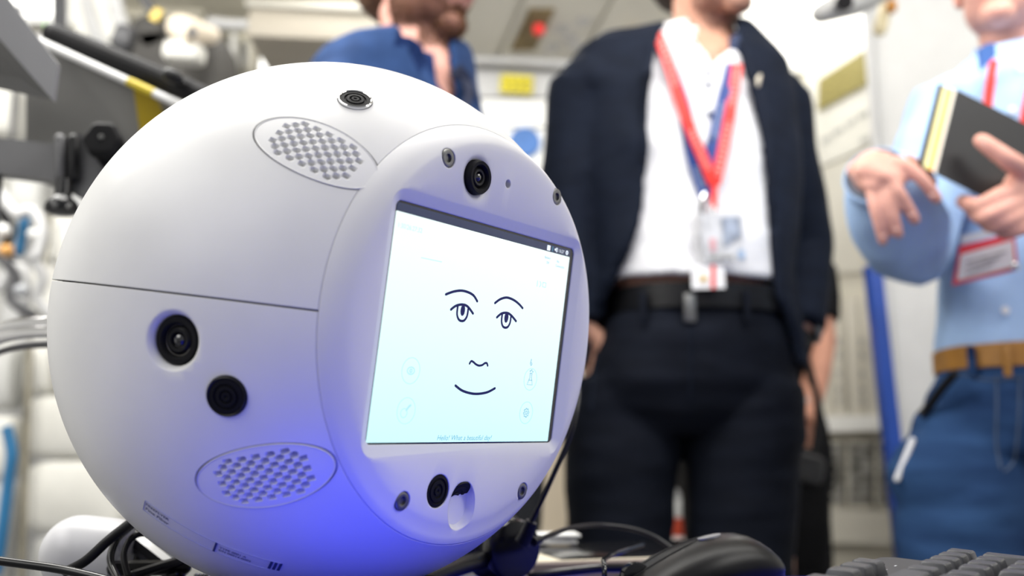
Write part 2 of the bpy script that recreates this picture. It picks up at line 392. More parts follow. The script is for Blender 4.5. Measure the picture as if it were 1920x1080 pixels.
# small lamp head / camera hanging at the top right
cl = thing('ceiling_camera', at(1575, 0, 1.9), 'grey camera head hanging from the ceiling at the top right', 'camera')
b = B().tube([at(1540, 25, 1.9), at(1600, 0, 1.9), at(1660, -30, 1.9)], [.022, .035, .035], 16, rnd=True); b.obj('camera_body', mat('cam_grey', (.45, .45, .44), .4, var=.08), cl)
B().tube([at(1578, 8, 1.86), at(1584, 4, 1.83)], [.016, .018], 16).obj('camera_lens', M_blk, cl)
t_ = thing('cable_fitting', at(1655, 40, 2.0), 'small cream and orange cable fitting at the top of the rack edge', 'fitting')
B().tube([at(1650, 55, 2.0), at(1662, 10, 2.0), at(1668, -20, 2.0)], [.016, .014, .012], 14, rnd=True).obj('fitting_body', mat('fitting_cream', (.75, .65, .42), .4, var=.15), t_)
B().ell(at(1672, 12, 1.98), (.012, .012, .016)).obj('fitting_cap', mat('fitting_orange', (.55, .24, .05), .4, var=.15), t_)
# stuff low down between the men's legs and behind
cc = thing('cream_chair', at(1000, 900, 2.6), 'curved cream chair shell low behind the ball and the man in the suit', 'chair')
rings = []
for i in range(13):
    an = -1.2 + 2.4 * i / 12
    c = V((at(1010, 900, 2.5).x, 2.75, 0)); r_ = .30
    x, y = c.x + r_ * sin(an), c.y - r_ * cos(an) * .8
    x2, y2 = c.x + (r_ - .03) * sin(an), c.y - (r_ - .03) * cos(an) * .8
    rings.append([V((x, y, .34)), V((x, y, .90 - .05 * abs(an))), V((x2, y2, .90 - .05 * abs(an))), V((x2, y2, .34))])
B().loft(rings).obj('chair_shell', mat('chair_cream', (.72, .62, .47), .5, var=.08, scale=6), cc)
B().ell((c.x, c.y - .02, .42), (.26, .22, .05)).obj('chair_seat', mat('chair_cream', (.7, .6, .45)), cc)
B().tube([V((c.x, c.y, .4)), V((c.x, c.y, .04))], .03).lathe([(.001, .05), (.2, .03), (.22, 0)], Matrix.Translation((c.x, c.y, 0))).obj('chair_base', M_grey, cc)
bt = thing('banded_cylinder', at(1272, 1000, 2.5), 'white cylinder with red bands seen between the legs of the man in the suit', 'cylinder')
p0 = at(1274, 1040, 2.5); X0 = p0.x
def cyl(nm, y0, y1, r_, m): 
    z0, z1 = at(1274, y1, 2.5).z, at(1274, y0, 2.5).z; B().lathe([(r_ * .96, z0), (r_, z0 + .004), (r_, z1 - .004), (r_ * .96, z1)], Matrix.Translation((X0, 2.5, 0)), 24).obj(nm, m, bt)
M_rb = mat('red_band', (.55, .07, .03), .5, var=.1)
z_ = at(1274, 1005, 2.5).z
B().lathe([(.036, 0), (.04, .01), (.04, z_ - .002), (.036, z_)], Matrix.Translation((X0, 2.5, 0)), 24).obj('cylinder_body', M_white, bt)
cyl('red_band', 970, 1004, .034, M_rb); cyl('white_band', 936, 969, .034, M_white); cyl('white_band', 905, 935, .03, M_lgrey); cyl('red_band', 860, 904, .026, mat('red_top', (.62, .04, .05), .5, var=.1))

# ---------------- left side clutter
lr = thing('left_rack', (-1.15, 2.3, 0), 'white equipment rack full of padded pouches on the left behind the robot ball', 'rack')
M_pad = mat('white_padding', (.70, .69, .64), .7, var=.07, scale=7, bump=.3, bscale=25)
M_pad2 = mat('grey_padding', (.5, .5, .48), .7, var=.12, scale=7, bump=.3, bscale=25)
pxbox('rack_back', -60, 62, 330, 1300, 2.62, .1, M_lgrey, lr)
def pad(x0, y0, x1, y1, Y, m, th=.05, name='padded_pouch', tilt=0, parent=None):
    a, b_ = at(x0, y1, Y), at(x1, y0, Y); c = (a + b_) / 2; w, h = abs(b_.x - a.x) / 2, abs(b_.z - a.z) / 2
    R_ = Matrix.Rotation(tilt, 3, 'Y'); rings = []; n_ = 28
    for t, s_ in ((-1, .75), (-.7, .96), (0, 1), (.7, .96), (1, .75)):
        ring = []
        for j in range(n_):
            q = 2 * pi * j / n_; e = .42; cx = abs(cos(q)) ** e * (1 if cos(q) > 0 else -1); cz = abs(sin(q)) ** e * (1 if sin(q) > 0 else -1)
            k_ = 1 + .04 * noise.noise(V((cx * 2 + x0, cz * 2, t)))
            ring.append(c + R_ @ V((w * s_ * cx * k_, th / 2 * t, h * s_ * cz * k_)))
        rings.append(ring)
    return B().loft(rings).obj(name, m, parent if parent is not None else lr, ang=60)
random.seed(3)
for (x0, y0, x1, y1, m) in ((52, 640, 112, 740, M_pad), (50, 742, 210, 858, M_pad), (46, 862, 250, 1000, M_pad), (60, 1000, 260, 1100, M_pad2), (-20, 640, 44, 770, M_pad2), (-20, 780, 40, 900, M_pad), (-20, 905, 36, 1100, M_pad2),
                            (98, 400, 160, 520, M_pad), (60, 470, 128, 600, M_pad), (20, 330, 95, 430, M_pad2), (-20, 170, 48, 260, M_pad), (-20, 340, 18, 420, M_pad), (130, 600, 200, 760, M_pad)):
    pad(x0, y0, x1, y1, 2.5, m, .09)
for (x, y0, y1, w, m) in ((48, 640, 1100, 12, mat('strap_olive', (.22, .20, .15), .7, var=.2)), (88, 395, 520, 8, mat('strap_olive', (.2, .2, .2))), (30, 10, 260, 10, M_dgrey)):
    a, b_ = at(x + 8, y0, 2.42), at(x - 8, y1, 2.42); B().tube([a, b_], w / F * 2.42 / 2, 10).obj('strap', m, lr)
M_bl = mat('blue_tag', (.02, .14, .30), .5, var=.1)
def hang(name, pts, Y, r, m, label, cat, sx=1, sy=1, rnd=True):
    o = B().tube(smoothline([at(x, y, Y) for x, y in pts], 4), r, 12, rnd=rnd, sx=sx, sy=sy).obj(name, m); tag(o, label, cat); return o
hang('blue_tube', [(47, 405), (42, 440), (36, 472)], 2.05, .011, M_bl, 'short dark blue tube hanging on the left rack below the bracket arm', 'tube')
hang('blue_strap', [(12, 800), (22, 850), (16, 900), (4, 1000), (-8, 1080)], 2.2, [.013] * 16 + [.01], M_bl, 'long blue strap hanging at the lower left edge', 'strap', rnd=False)
for i_, (pts, m, lb) in enumerate((([(0, 360), (30, 400), (60, 395), (80, 430), (70, 480)], M_lgrey, 'pale grey cable looping beside the blue tube'),
                    ([(0, 480), (30, 520), (20, 560), (60, 590)], M_dgrey, 'dark cable curling above the chrome tubes'),
                    ([(60, 480), (80, 520), (70, 560), (95, 590)], M_lgrey, 'light cable hanging close to the ball edge'),
                    ([(0, 540), (25, 500), (50, 520), (44, 590)], M_lgrey, 'light cable loop at the far left edge'),
                    ([(0, 395), (20, 430), (8, 470), (30, 500)], M_blkm, 'black cable hanging at the left edge under the arm'))):
    hang('cable', pts, 2.0 + .05 * i_, .012, m, lb, 'cable')
for (x, y, c_, lb) in ((12, 470, (.55, .28, .08), 'small orange connector cap at the left edge'), (6, 432, (.8, .8, .78), 'shiny white connector at the left edge'), (66, 440, (.7, .7, .68), 'white connector cap right of the blue tube'), (40, 545, (.35, .36, .38), 'grey connector cap above the chrome tubes')):
    o = B().ell(at(x, y, 2.0), (.016, .016, .014)).obj('connector_cap', mat('cap%d' % x, c_, .3, var=.1)); tag(o, lb, 'connector')
# corrugated hoses, bag, spot camera, yellow tag up left
hs = thing('hose_bundle', at(200, 40, 2.5), 'bundle of pale grey corrugated hoses at the top left', 'hose')
for i_, x in enumerate((132, 156, 182, 208)):
    pts = smoothline([at(x, -40, 2.45), at(x + 12, 20, 2.45), at(x + 30, 70, 2.45), at(x + 70, 130, 2.5)], 14)
    B().tube(pts, [.020 * (1 + .10 * (q % 2)) for q in range(len(pts))], 12).obj('hose', M_lgrey if i_ % 2 else M_pad, hs)
bagm = mat('charcoal_bag', (.055, .052, .048), .7, var=.2, scale=9, bump=.3)
bag = thing('charcoal_bag', at(350, 150, 2.45), 'dark charcoal soft bag behind the ribbed black handle', 'bag')
pad(236, 62, 436, 330, 2.45, bagm, .22, 'bag_body', .05, bag)
pad(262, 36, 330, 110, 2.40, bagm, .12, 'bag_flap', -.5, bag)
pad(215, 54, 262, 100, 2.36, M_dgrey, .08, 'bag_pocket', .3, bag)
sc_ = thing('spot_camera', at(360, 60, 2.25), 'cream rounded camera head with a small dark lens above the charcoal bag', 'camera')
B().tube([at(338, 52, 2.25), at(360, 60, 2.22), at(396, 66, 2.25)], [.034, .035, .022], 20, rnd=True).obj('camera_head', mat('cam_cream', (.80, .70, .56), .35, var=.05), sc_)
B().tube([at(362, 61, 2.19), at(361, 60, 2.165)], .011, 16).obj('camera_lens', M_chrome, sc_)
pad(308, 82, 384, 118, 2.25, M_pad, .06, 'camera_cushion', .1, sc_)
tg = B().box(at(293, 28, 2.3), (.024, .01, .034), Matrix.Rotation(.5, 4, 'Y'), bev=.003).obj('yellow_tag', mat('tag_yellow', (.7, .52, .12), .5, var=.1)); tag(tg, 'small yellow tag on a dark strap above the cream camera head', 'tag')
hang('dark_strap', [(262, -20), (275, 5), (290, 24)], 2.32, .012, M_dgrey, 'dark strap holding the small yellow tag', 'strap')
o = hang('silver_rail', [(395, 42), (430, 46), (480, 48)], 2.64, .016, M_lgrey, 'pale metal rail beside the cream camera head', 'rail')
pxbox('rack_upright', 96, -60, 120, 60, 2.3, .05, M_lgrey, lr)
o = pxbox('indicator', 88, 46, 93, 52, 2.25, .02, mat('ind_red', (.6, .05, .02), .4, var=.1), lr); o['label'] = 'small red indicator'
o = pxbox('indicator', 81, 42, 87, 50, 2.25, .02, mat('ind_green', (.1, .5, .05), .4, var=.1), lr); o['label'] = 'small green indicator'
# ------------------------------------------------------------------ desks
TZ = .75
dk = thing('blue_desk', (.35, .45, 0), 'dark desk carrying the blue mat and the robot ball', 'desk')
M_blue = mat('blue_top', (.008, .018, .50), .5, var=.03, scale=6)
B().box((.35, .385, TZ - .0155), (1.5, .78, .025), bev=.004).obj('desk_top', M_dgrey, dk)
o = B().box((.470, .385, TZ - .0015), (1.26, .782, .003), bev=.001).obj('desk_mat', M_blue); tag(o, 'vivid blue mat covering the right part of the desk under the mouse', 'desk mat')
for sx in (-.33, 1.03):
    for sy in (.06, .71): B().tube([V((sx, sy, TZ - .025)), V((sx, sy, 0))], .02, 12).obj('leg', M_dgrey, dk)
sd = thing('side_table', (-.02, .99, 0), 'dark low table standing behind the blue desk', 'table')
B().box((-.02, .99, .722), (.44, .38, .024), bev=.003).obj('table_top', M_dgrey, sd)
for sx in (-.2, .16):
    for sy in (.85, 1.14): B().tube([V((sx, sy, .71)), V((sx, sy, 0))], .015, 12).obj('leg', M_dgrey, sd)
tb = thing('flat_display', (.15, .95, .734), 'flat display with a brownish front edge lying behind the mouse', 'display')
Rz = Matrix.Rotation(.30, 4, 'Z')
c = V((.095, .895, .747))
B().box(c, (.21, .15, .022), Rz, bev=.002).obj('display_body', mat('taupe_plastic', (.23, .185, .17), .4, var=.08, scale=12), tb)
B().box(c + V((0, 0, .0112)), (.202, .142, .002), Rz, bev=.0006).obj('cream_rim', mat('cream_rim', (.66, .60, .47), .4, var=.05), tb)
B().box(c + Rz @ V((.01, -.003, .0125)), (.175, .125, .002), Rz, bev=.0005).obj('glass', M_blkg, tb)
for i_, (px, py, a_) in enumerate(((1026, 1004, .2), (1020, 1012, .4), (1034, 1000, .1))):
    p = at(px, py, .93); p.z = .7635 + .003 * i_
    o = B().box(p, (.05, .034, .0028), Matrix.Rotation(a_, 4, 'Z'), bev=.0006).obj('paper_card', M_white)
    tag(o, ('bottom' if i_ == 0 else 'middle' if i_ == 1 else 'topmost') + ' white card of the small stack on the flat display', 'card', 'white cards on the display')

# ------------------------------------------------------------------ robot ball
RB = .16
CB = V((-.111, .5914, .9225))
BM = Matrix(((.592125, .122262, .796514, CB.x), (.805704, -.108403, -.582318, CB.y), (.015117, .986560, -.162695, CB.z), (0, 0, 0, 1)))
ball = thing('robot_ball', (CB.x, CB.y, TZ), 'large white spherical robot with a drawn face on its square screen', 'robot')
def bobj(b, name, m, parent=None, ang=35):
    b.xf(BM); return b.obj(name, m, parent or ball, ang)
def bmesh_obj(me, name, m, parent=None):
    me.transform(BM); return link(name, me, m, parent or ball)
def frame_at(d, r=RB):
    "frame on the sphere: z out, x towards the face"
    z = V(d).normalized(); x = (V((0, 0, 1)) - z * z.z).normalized(); y = z.cross(x)
    M = Matrix((x, y, z)).transposed().to_4x4(); M.translation = z * r; return M
D_LENS, D_MIC, D_TOP = V((-149.5, -15.2, 56)), V((-133.3, -37.2, 80.3)), V((-76.9, 117.4, 76.9))
G_TOP, G_BOT = V((-105.6, 84.8, 85.2)), V((-111.7, -73.8, 87.6))
seam = lambda x, y: .1125 - .05 * y
def sphere_bm(nu=192, nv=110):
    bm = bmesh.new(); bmesh.ops.create_uvsphere(bm, u_segments=nu, v_segments=nv, radius=RB); return bm
def gcut(D):
    M = frame_at(D); r = []
    for z, s_ in ((-.006, 1), (.02, 1)):
        r.append([M @ V((.0354 * s_ * cos(2 * pi * j / 72), .0173 * s_ * sin(2 * pi * j / 72), z)) for j in range(72)])
    return B().loft(r)
def shell(up):
    bm = sphere_bm(); yc = .0066
    g = lambda: bm.verts[:] + bm.edges[:] + bm.faces[:]
    n_ = V((0, 1, 0)); co = V((0, yc + (.0004 if up else -.0004), 0))
    bmesh.ops.bisect_plane(bm, geom=g(), plane_co=co, plane_no=n_, clear_inner=up, clear_outer=not up)
    bmesh.ops.holes_fill(bm, edges=[e for e in bm.edges if e.is_boundary], sides=0)
    n2 = V((0, .05, 1)).normalized()
    bmesh.ops.bisect_plane(bm, geom=g(), plane_co=V((0, 0, .1121)), plane_no=n2, clear_outer=True)
    bmesh.ops.holes_fill(bm, edges=[e for e in bm.edges if e.is_boundary], sides=0)
    bmesh.ops.recalc_face_normals(bm, faces=bm.faces[:])
    me = bpy.data.meshes.new('shell'); bm.to_mesh(me); bm.free()
    cuts = []
    if up:
        cuts = [gcut(G_TOP), B().lathe([(.0091, -.003), (.0091, .01)], frame_at(D_TOP), 40)]
    else:
        cuts = [gcut(G_BOT), B().lathe([(.0098, -.003), (.0098, .01)], frame_at(D_MIC), 40),
                B().lathe([(.0118, -.009), (.0119, -.004), (.0127, -.0022), (.0143, -.0008), (.0172, .0003), (.0195, .0009), (.0195, .006)], frame_at(D_LENS), 48)]
    me = boolean(me, cuts)
    return bmesh_obj(me, 'upper_shell' if up else 'lower_shell', M_shell)
shell(True); shell(False)
# dark core seen only inside the joints
bobj(B().lathe([(.155 * sin(t), .155 * cos(t)) for t in [pi - (pi - .85) * i / 20 - .01 for i in range(21)]] + [(.110, .098), (.02, .098)], None, 48), 'inner_core', mat('core_dark', (.20, .19, .17), .7, var=.1))
# speaker grilles: dense patches whose holes are real dents
def grille(D):
    M = frame_at(D); A_, B_ = .0351, .0170; vs = []; fs = []; nr, na = 0, 0
    st = .00052; nx, ny = int(A_ / st), int(B_ / st); idx = {}
    holes = []
    for i in range(-6, 7):
        for j in range(-8, 9):
            if (i + j) % 2: continue
            hx, hy = i * .00355, j * .00285
            if (hx / (A_ - .0045)) ** 2 + (hy / (B_ - .0032)) ** 2 < 1: holes.append((hx, hy))
    def depth(x, y):
        d = 0
        for hx, hy in holes:
            ux, uy = abs(x - hx) / .00195, abs(y - hy) / .00145
            if ux < 1.3 and uy < 1.3:
                q = (ux ** 3 + uy ** 3) ** (1 / 3); d = max(d, min(1, max(0, (1.05 - q) / .30)))
        return d * .0048
    def pt(x, y, dz):
        p = M @ V((x, y, 0)); return p.normalized() * (RB + .0002 - dz)
    for i in range(-nx, nx + 1):
        for j in range(-ny, ny + 1):
            x, y = i * st, j * st; k_ = sqrt((x / A_) ** 2 + (y / B_) ** 2)
            if k_ > 1.0: 
                continue
            e_ = max(0, (k_ - .965) / .035)
            idx[i, j] = len(vs); vs.append(pt(x, y, depth(x, y)))
    for (i, j) in idx:
        q = [(i, j), (i + 1, j), (i + 1, j + 1), (i, j + 1)]
        if all(t in idx for t in q): fs.append(tuple(idx[t] for t in q))
    # neat elliptical rim hides the stepped edge
    b = B(); b.add(vs, fs)
    rings = []; nn = 120
    for k_, dz in ((.975, -.0001), (.99, -.0003), (1.0, .0006), (1.0, .004), (.95, .004)):
        rings.append([pt(A_ * k_ * cos(2 * pi * t / nn), B_ * k_ * sin(2 * pi * t / nn), dz) for t in range(nn)])
    b.loft(rings, cap=False)
    return bobj(b, 'speaker_grille', M_grille, None, 60)
grille(G_TOP); grille(G_BOT)
# microphones: black discs with grooves
def mic(D, r, parent=None, ring=M_chrome, lift=0.0009):
    M = frame_at(D); s_ = RB - sqrt(RB * RB - r * r)
    b = B().lathe([(.0006, -.0004), (.0010, .0002), (r * .22, .0002), (r * .24, -.0006), (r * .32, -.0006), (r * .34, .0002), (r * .5, .0001), (r * .52, -.0007),
                   (r * .62, -.0007), (r * .64, 0), (r * .84, -.0002), (r * .86, -s_ * .7)][::1] + [(r * .9, -.003)], M @ Matrix.Translation((0, 0, lift)), 40)
    o = bobj(b, 'microphone', M_blkm)
    bobj(B().lathe([(r * .88, -.003), (r * .88, -s_ * .7 + .0002), (r * .93, -s_ * .8 + .0006), (r * .985, -s_ + .0002), (r * .985, -.003)], M @ Matrix.Translation((0, 0, lift)), 40), 'trim_ring', ring, o)
    return o
mic(D_TOP, .0090); mic(D_MIC, .0097, ring=M_blk)
def camlens(M, r, deep, parent=None):
    M = M @ Matrix.Translation((0, 0, deep))
    o = bobj(B().lathe([(r * .62, -.002), (r * .66, .0012), (r * .74, .0022), (r * .92, .0024), (r * .985, .0014), (r, 0), (r, -.004), (r * .5, -.005)], M, 48), 'camera_barrel', M_blkm)
    bobj(B().lathe([(r * .28, -.0005), (r * .34, .0010), (r * .46, .0012), (r * .62, -.0004), (r * .64, -.002)], M, 40), 'inner_ring', M_blk, o)
    bobj(B().lathe([(.0001, .0016), (r * .12, .0014), (r * .22, .0008), (r * .30, -.0003), (r * .33, -.002)], M, 32), 'lens', M_glass, o)
    return o
camlens(frame_at(D_LENS), .0116, -.0052)

# ---- front bezel
ZF = .1215; OY = .0055
nA = 160; rings = []
for t, (rr, zz, blend) in enumerate(((.1128, .109, 0), (.1132, .1126, 0), (None, None, .30), (None, None, .60), (.1052, .1199, 1), (.1028, .1209, 1), (.1000, .12135, 1), (.0965, ZF, 1), (.03, ZF, 1))):
    ring = []
    for j in range(nA):
        an = 2 * pi * j / nA; c_, s_ = cos(an), sin(an)
        # seam point on the sphere and tilted plane
        zs = .1125; 
        for _ in range(6): rs = sqrt(RB * RB - zs * zs); zs = .1125 - .05 * rs * s_
        Pp = V((rs * c_, rs * s_, zs))
        if t == 0: p = Pp * .962
        elif t == 1: p = Pp * .9995
        elif blend < 1:
            Q = V((.1052 * c_, .1052 * s_ + OY, .1199)); p = Pp.lerp(Q, blend); p = p.normalized() * (Pp.length * (1 - blend) + Q.length * blend + .0007 * sin(pi * blend))
        else: p = V((rr * c_, rr * s_ + OY, zz))
        ring.append(p)
    rings.append(ring)
base = B().loft(rings)
SX0, SX1, SY0, SY1 = -.0793, .0800, -.0538, .0655
cut = []
def frus(p0, p1, z0, z1):
    return B().loft([[V((x, y, z0)) for x, y in p0], [V((x, y, z1)) for x, y in p1]])
in_ = rrect(SX0, SX1, SY0, SY1, .0035, 8); out_ = rrect(-.0858, .0880, -.0605, .0718, .008, 8)
ext = [(x * 1.0, y * 1.0) for x, y in out_]
cut.append(B().loft([[V((x, y, .114)) for x, y in in_], [V((x, y, .1182)) for x, y in in_], [V((x, y, ZF + .0001)) for x, y in out_], [V((x, y, ZF + .006)) for x, y in out_]]))
SCREWS = [(-.0492, .0925), (.0505, .0925), (.0515, -.0814), (-.0505, -.0816)]
for x, y in SCREWS: cut.append(B().lathe([(.0050, ZF - .0022), (.0050, ZF + .004)], Matrix.Translation((x, y, 0)), 32))
LX, LY = -.0250, .0878
cut.append(B().lathe([(.0092, ZF - .008), (.0093, ZF - .002), (.0100, ZF - .0010), (.0117, ZF - .0002), (.0138, ZF + .0004), (.0138, ZF + .004)], Matrix.Translation((LX, LY, 0)), 48))
cut.append(B().lathe([(.0023, ZF - .006), (.0023, ZF + .004)], Matrix.Translation((.0018, .0899, 0)), 24))
cut.append(B().lathe([(.0088, ZF - .003), (.0088, ZF + .004)], Matrix.Translation((-.0247, -.0778, 0)), 40))
# scoop: slanted pocket with a microphone at its floor
SM = V((.05, -.62, .78)).to_track_quat('Z', 'Y').to_matrix().to_4x4(); SM.translation = V((-.0040, -.0818, .1150))
cut.append(B().lathe([(.0106, 0), (.0118, .03), (.0118, .05)], SM, 48))
bz = bmesh_obj(boolean(base.me(180), cut), 'front_bezel', M_bezel)
# pocket floors
for x, y in SCREWS:
    M = Matrix.Translation((x, y, ZF))
    o = bobj(B().lathe([(.0022, -.0016), (.0023, -.0004), (.0027, -.0003), (.0042, -.0003), (.0048, -.0007), (.0049, -.003)], M, 32), 'screw', M_steel)
    bobj(B().lathe([(.0001, -.0020), (.0022, -.0020), (.0023, -.003)], M, 6), 'hex_socket', M_blk, o)
    
camlens(Matrix.Translation((LX, LY, ZF)), .0092, .0003)
bobj(B().lathe([(.0001, ZF - .005), (.0024, ZF - .005), (.0024, ZF - .007)], Matrix.Translation((.0018, .0899, 0)), 16), 'pinhole_floor', M_blk)
o = bobj(B().lathe([(.0006, -.0006), (.001, 0), (.0022, 0), (.0024, -.0008), (.0036, -.0008), (.0038, 0), (.0056, -.0001), (.0058, -.0008), (.0067, -.0008), (.0069, 0), (.0084, -.0003), (.0086, -.003)], Matrix.Translation((-.0247, -.0778, ZF)), 40), 'microphone', M_blkm)
o = bobj(B().lathe([(.0008, .0010), (.003, .0014), (.0032, .0010), (.0052, .0010), (.0054, .0014), (.0074, .0014), (.0076, .0011), (.0104, .0011), (.0105, -.002)], SM, 40), 'microphone', M_blkm)
# ---- screen
def rectslab(x0, x1, y0, y1, z0, z1, r=.0006, k=3):
    q = rrect(x0, x1, y0, y1, r, k); return B().loft([[V((x, y, z0)) for x, y in q], [V((x, y, z1)) for x, y in q]])
scr = bobj(rectslab(SX0, SX1, SY0, SY1, .1150, .11775, .0032, 6), 'screen', mat('screen_bezel', (.006, .008, .016), .15, coat=.3, var=.05))
M_lit = bpy.data.materials.new('screen_lit'); M_lit.use_nodes = True; LITSTR = 1.1
nt = M_lit.node_tree; b_ = nt.nodes['Principled BSDF']; b_.inputs['Base Color'].default_value = (.02, .03, .04, 1); b_.inputs['Roughness'].default_value = .3
tc = nt.nodes.new('ShaderNodeTexCoord'); gr = nt.nodes.new('ShaderNodeMapping'); gr.inputs['Rotation'].default_value = (0, 0, 0)
sx = nt.nodes.new('ShaderNodeSeparateXYZ'); nt.links.new(tc.outputs['Generated'], sx.inputs[0])
nz = nt.nodes.new('ShaderNodeTexNoise'); nz.inputs['Scale'].default_value = 2
rp_ = nt.nodes.new('ShaderNodeValToRGB'); rp_.color_ramp.elements[0].color = (.60, .96, 1, 1); rp_.color_ramp.elements[1].color = (.86, 1, 1, 1)
rp_.color_ramp.elements[0].position = .0; rp_.color_ramp.elements[1].position = .85
nt.links.new(sx.outputs[2], rp_.inputs[0]); nt.links.new(rp_.outputs[0], b_.inputs['Emission Color']); b_.inputs['Emission Strength'].default_value = LITSTR
dm = bobj(rectslab(-.0783, .0762, -.0529, .0600, .1176, .11795, .0004, 2), 'lit_display', M_lit, scr)
sbar = bobj(rectslab(-.0783, .0762, .0602, .0643, .1176, .11792, .0008, 3), 'status_bar', mat('bar_blue', (.012, .025, .07), .2, coat=.4, var=.1, emit=(.01, .02, .07), estr=.5), scr)
ZI = .11802
def stroke(pts, w, name, m=M_ink, closed=False, k=6, taper=False, parent=None):
    P = smoothline([(x / 1000, y / 1000, ZI) for x, y in pts], k) if k else [V((x / 1000, y / 1000, ZI)) for x, y in pts]
    if closed: P.append(P[1])
    b = ribbon(P, (0, 0, 1), (lambda t: w / 1000 * (1.0 if not taper else .55 + .45 * sin(pi * t))), .00012)
    for e_ in ((P[0], w), (P[-1], w)):
        b.lathe([(w / 2000 * (1 if not taper else .55), -.00006), (w / 2000 * (1 if not taper else .55), .00006)], Matrix.Translation(e_[0]), 10)
    return bobj(b, name, m, parent or scr)
def circ(cx, cy, rx, ry=None, n=28, a0=0, a1=360):
    ry = ry or rx; return [(cx + rx * cos(radians(a0 + (a1 - a0) * i / n)), cy + ry * sin(radians(a0 + (a1 - a0) * i / n))) for i in range(n + 1)]
stroke([(-34.3, 24.0), (-28.6, 26.1), (-22.3, 27.4), (-16.4, 27.2), (-11.6, 26.0), (-7.9, 23.3)], 1.4, 'eyebrow')
stroke([(7.8, 24.1), (12.1, 26.7), (17.8, 28.3), (24.0, 27.8), (29.5, 26.2), (34.1, 24.0)], 1.4, 'eyebrow')
stroke([(-28.8, 16.6), (-25.1, 19.0), (-20.0, 20.2), (-15.4, 19.6), (-10.2, 16.4)], 1.4, 'eyelid')
stroke([(11.1, 16.4), (14.8, 18.9), (19.6, 19.8), (23.8, 18.9), (29.3, 16.0)], 1.4, 'eyelid')
stroke([(-23.6, 19.0), (-23.4, 14.8), (-21.6, 12.2), (-19.1, 11.5), (-16.6, 12.2), (-14.9, 14.8), (-14.7, 18.6)], 1.35, 'eye_outline')
stroke([(15.6, 18.6), (15.8, 14.6), (17.4, 12.1), (19.8, 11.4), (22.2, 12.1), (23.8, 14.6), (24.0, 18.2)], 1.35, 'eye_outline')
for cx in (-19.1, 19.8):
    bobj(B().loft([[V((cx / 1000 + .0018 * cos(t * pi / 12), .0172 + .0030 * sin(t * pi / 12), z)) for t in range(24)] for z in (ZI - .00006, ZI + .00008)]), 'pupil', M_ink, scr)
stroke([(-7.8, -10.6), (-6.6, -9.2), (-4.6, -9.6), (-2.4, -10.6), (.5, -11.2), (3.4, -10.7), (5.4, -9.6), (7.2, -9.5), (8.2, -10.8)], 1.2, 'nose_line')
stroke([(-17.3, -22.9), (-10.5, -25.5), (-.2, -26.7), (10.1, -25.6), (17.3, -23.0)], 1.4, 'mouth_line')
M_f1 = mat('faint_ink', (.03, .05, .06), .6, emit=(.50, .86, .92), estr=1, var=.02)
M_f2 = mat('icon_ink', (.02, .04, .08), .6, emit=(.10, .36, .52), estr=1, var=.02)
M_f3 = mat('icon_ring', (.03, .05, .06), .6, emit=(.44, .82, .90), estr=1, var=.02)
M_wi = mat('white_icon', (.3, .3, .3), .6, emit=(.8, .9, 1), estr=1, var=.02)
for cx, cy in ((-53.4, -16.9), (-53.1, -37.0)): stroke(circ(cx, cy, 6.6), .35, 'icon_ring', M_f1, k=0)
for cx, cy in ((50.4, -16.4), (50.2, -36.1)): stroke(circ(cx, cy, 6.4), .35, 'icon_ring', M_f3, k=0)
stroke(circ(-53.4, -16.9, 2.6, 1.8), .7, 'eye_icon', M_f1, k=0); stroke(circ(-53.4, -16.9, .8), .8, 'eye_icon', M_f1, k=0)
stroke(circ(-54.6, -38.2, 2.3), .45, 'guitar_icon', M_f1, k=0); stroke([(-53, -36.6), (-51.4, -34.8), (-50.4, -34.2)], 1.3, 'guitar_icon', M_f1, k=0)
stroke([(49.5, -13.0), (49.5, -15.6), (47.6, -19.6), (53.0, -19.6), (51.2, -15.6), (51.2, -13.0)], .32, 'flask_icon', M_f2, k=0)
stroke([(48.8, -17.0), (52.0, -17.0)], .3, 'flask_icon', M_f2, k=0); stroke([(49.2, -12.9), (51.5, -12.9)], .3, 'flask_icon', M_f2, k=0)
for x, y in ((49.3, -11.6), (50.6, -11.0), (51.9, -11.9)): stroke(circ(x, y, .35, n=8), .25, 'flask_bubble', M_f2, k=0)
gear = []
for i in range(48): 
    r_ = 2.7 if (i % 6) < 3 else 2.05; gear.append((50.2 + r_ * cos(i * pi / 24), -36.1 + r_ * sin(i * pi / 24)))
stroke(gear + [gear[0]], .3, 'gear_icon', M_f2, k=0); stroke(circ(50.2, -36.1, 1.0, n=14), .3, 'gear_icon', M_f2, k=0)
stroke([(49.0, -4.6), (48.4, -7.4), (49.3, -8.4), (50.2, -7.4), (49.4, -6.6)], .4, 'pointer_icon', M_f2, k=0)
stroke([(-56.5, 40.0), (-40.9, 40.1)], .35, 'faint_rule', M_f1, k=0)
stroke([(45.6, 41.4), (45.6, 38.2)], .5, 'faint_icon', M_f1, k=0); stroke(circ(47.6, 39.8, 1.6, n=12, a0=-70, a1=70), .5, 'faint_icon', M_f1, k=0)
stroke([(51.2, 41.2), (54.4, 41.2), (54.4, 38.6), (51.2, 38.6), (51.2, 41.2)], .5, 'faint_icon', M_f1, k=0)
def stext(s, x, y, size, name, m, sp=1, shear=0, thick=0, xs=1):
    me = text_mesh(s, size / 1000, sp, shear, thick / 1000)
    place_mesh(me, lambda c: V((x / 1000 + c.x * xs, y / 1000 + c.y, ZI + .00002))); return bmesh_obj(me, name, m, scr)
stext('Hello! What a beautiful day!', -27.0, -51.9, 3.9, 'greeting_text', mat('hello_ink', (.02, .04, .08), .6, emit=(.12, .42, .58), estr=1), shear=.25, xs=1.05)
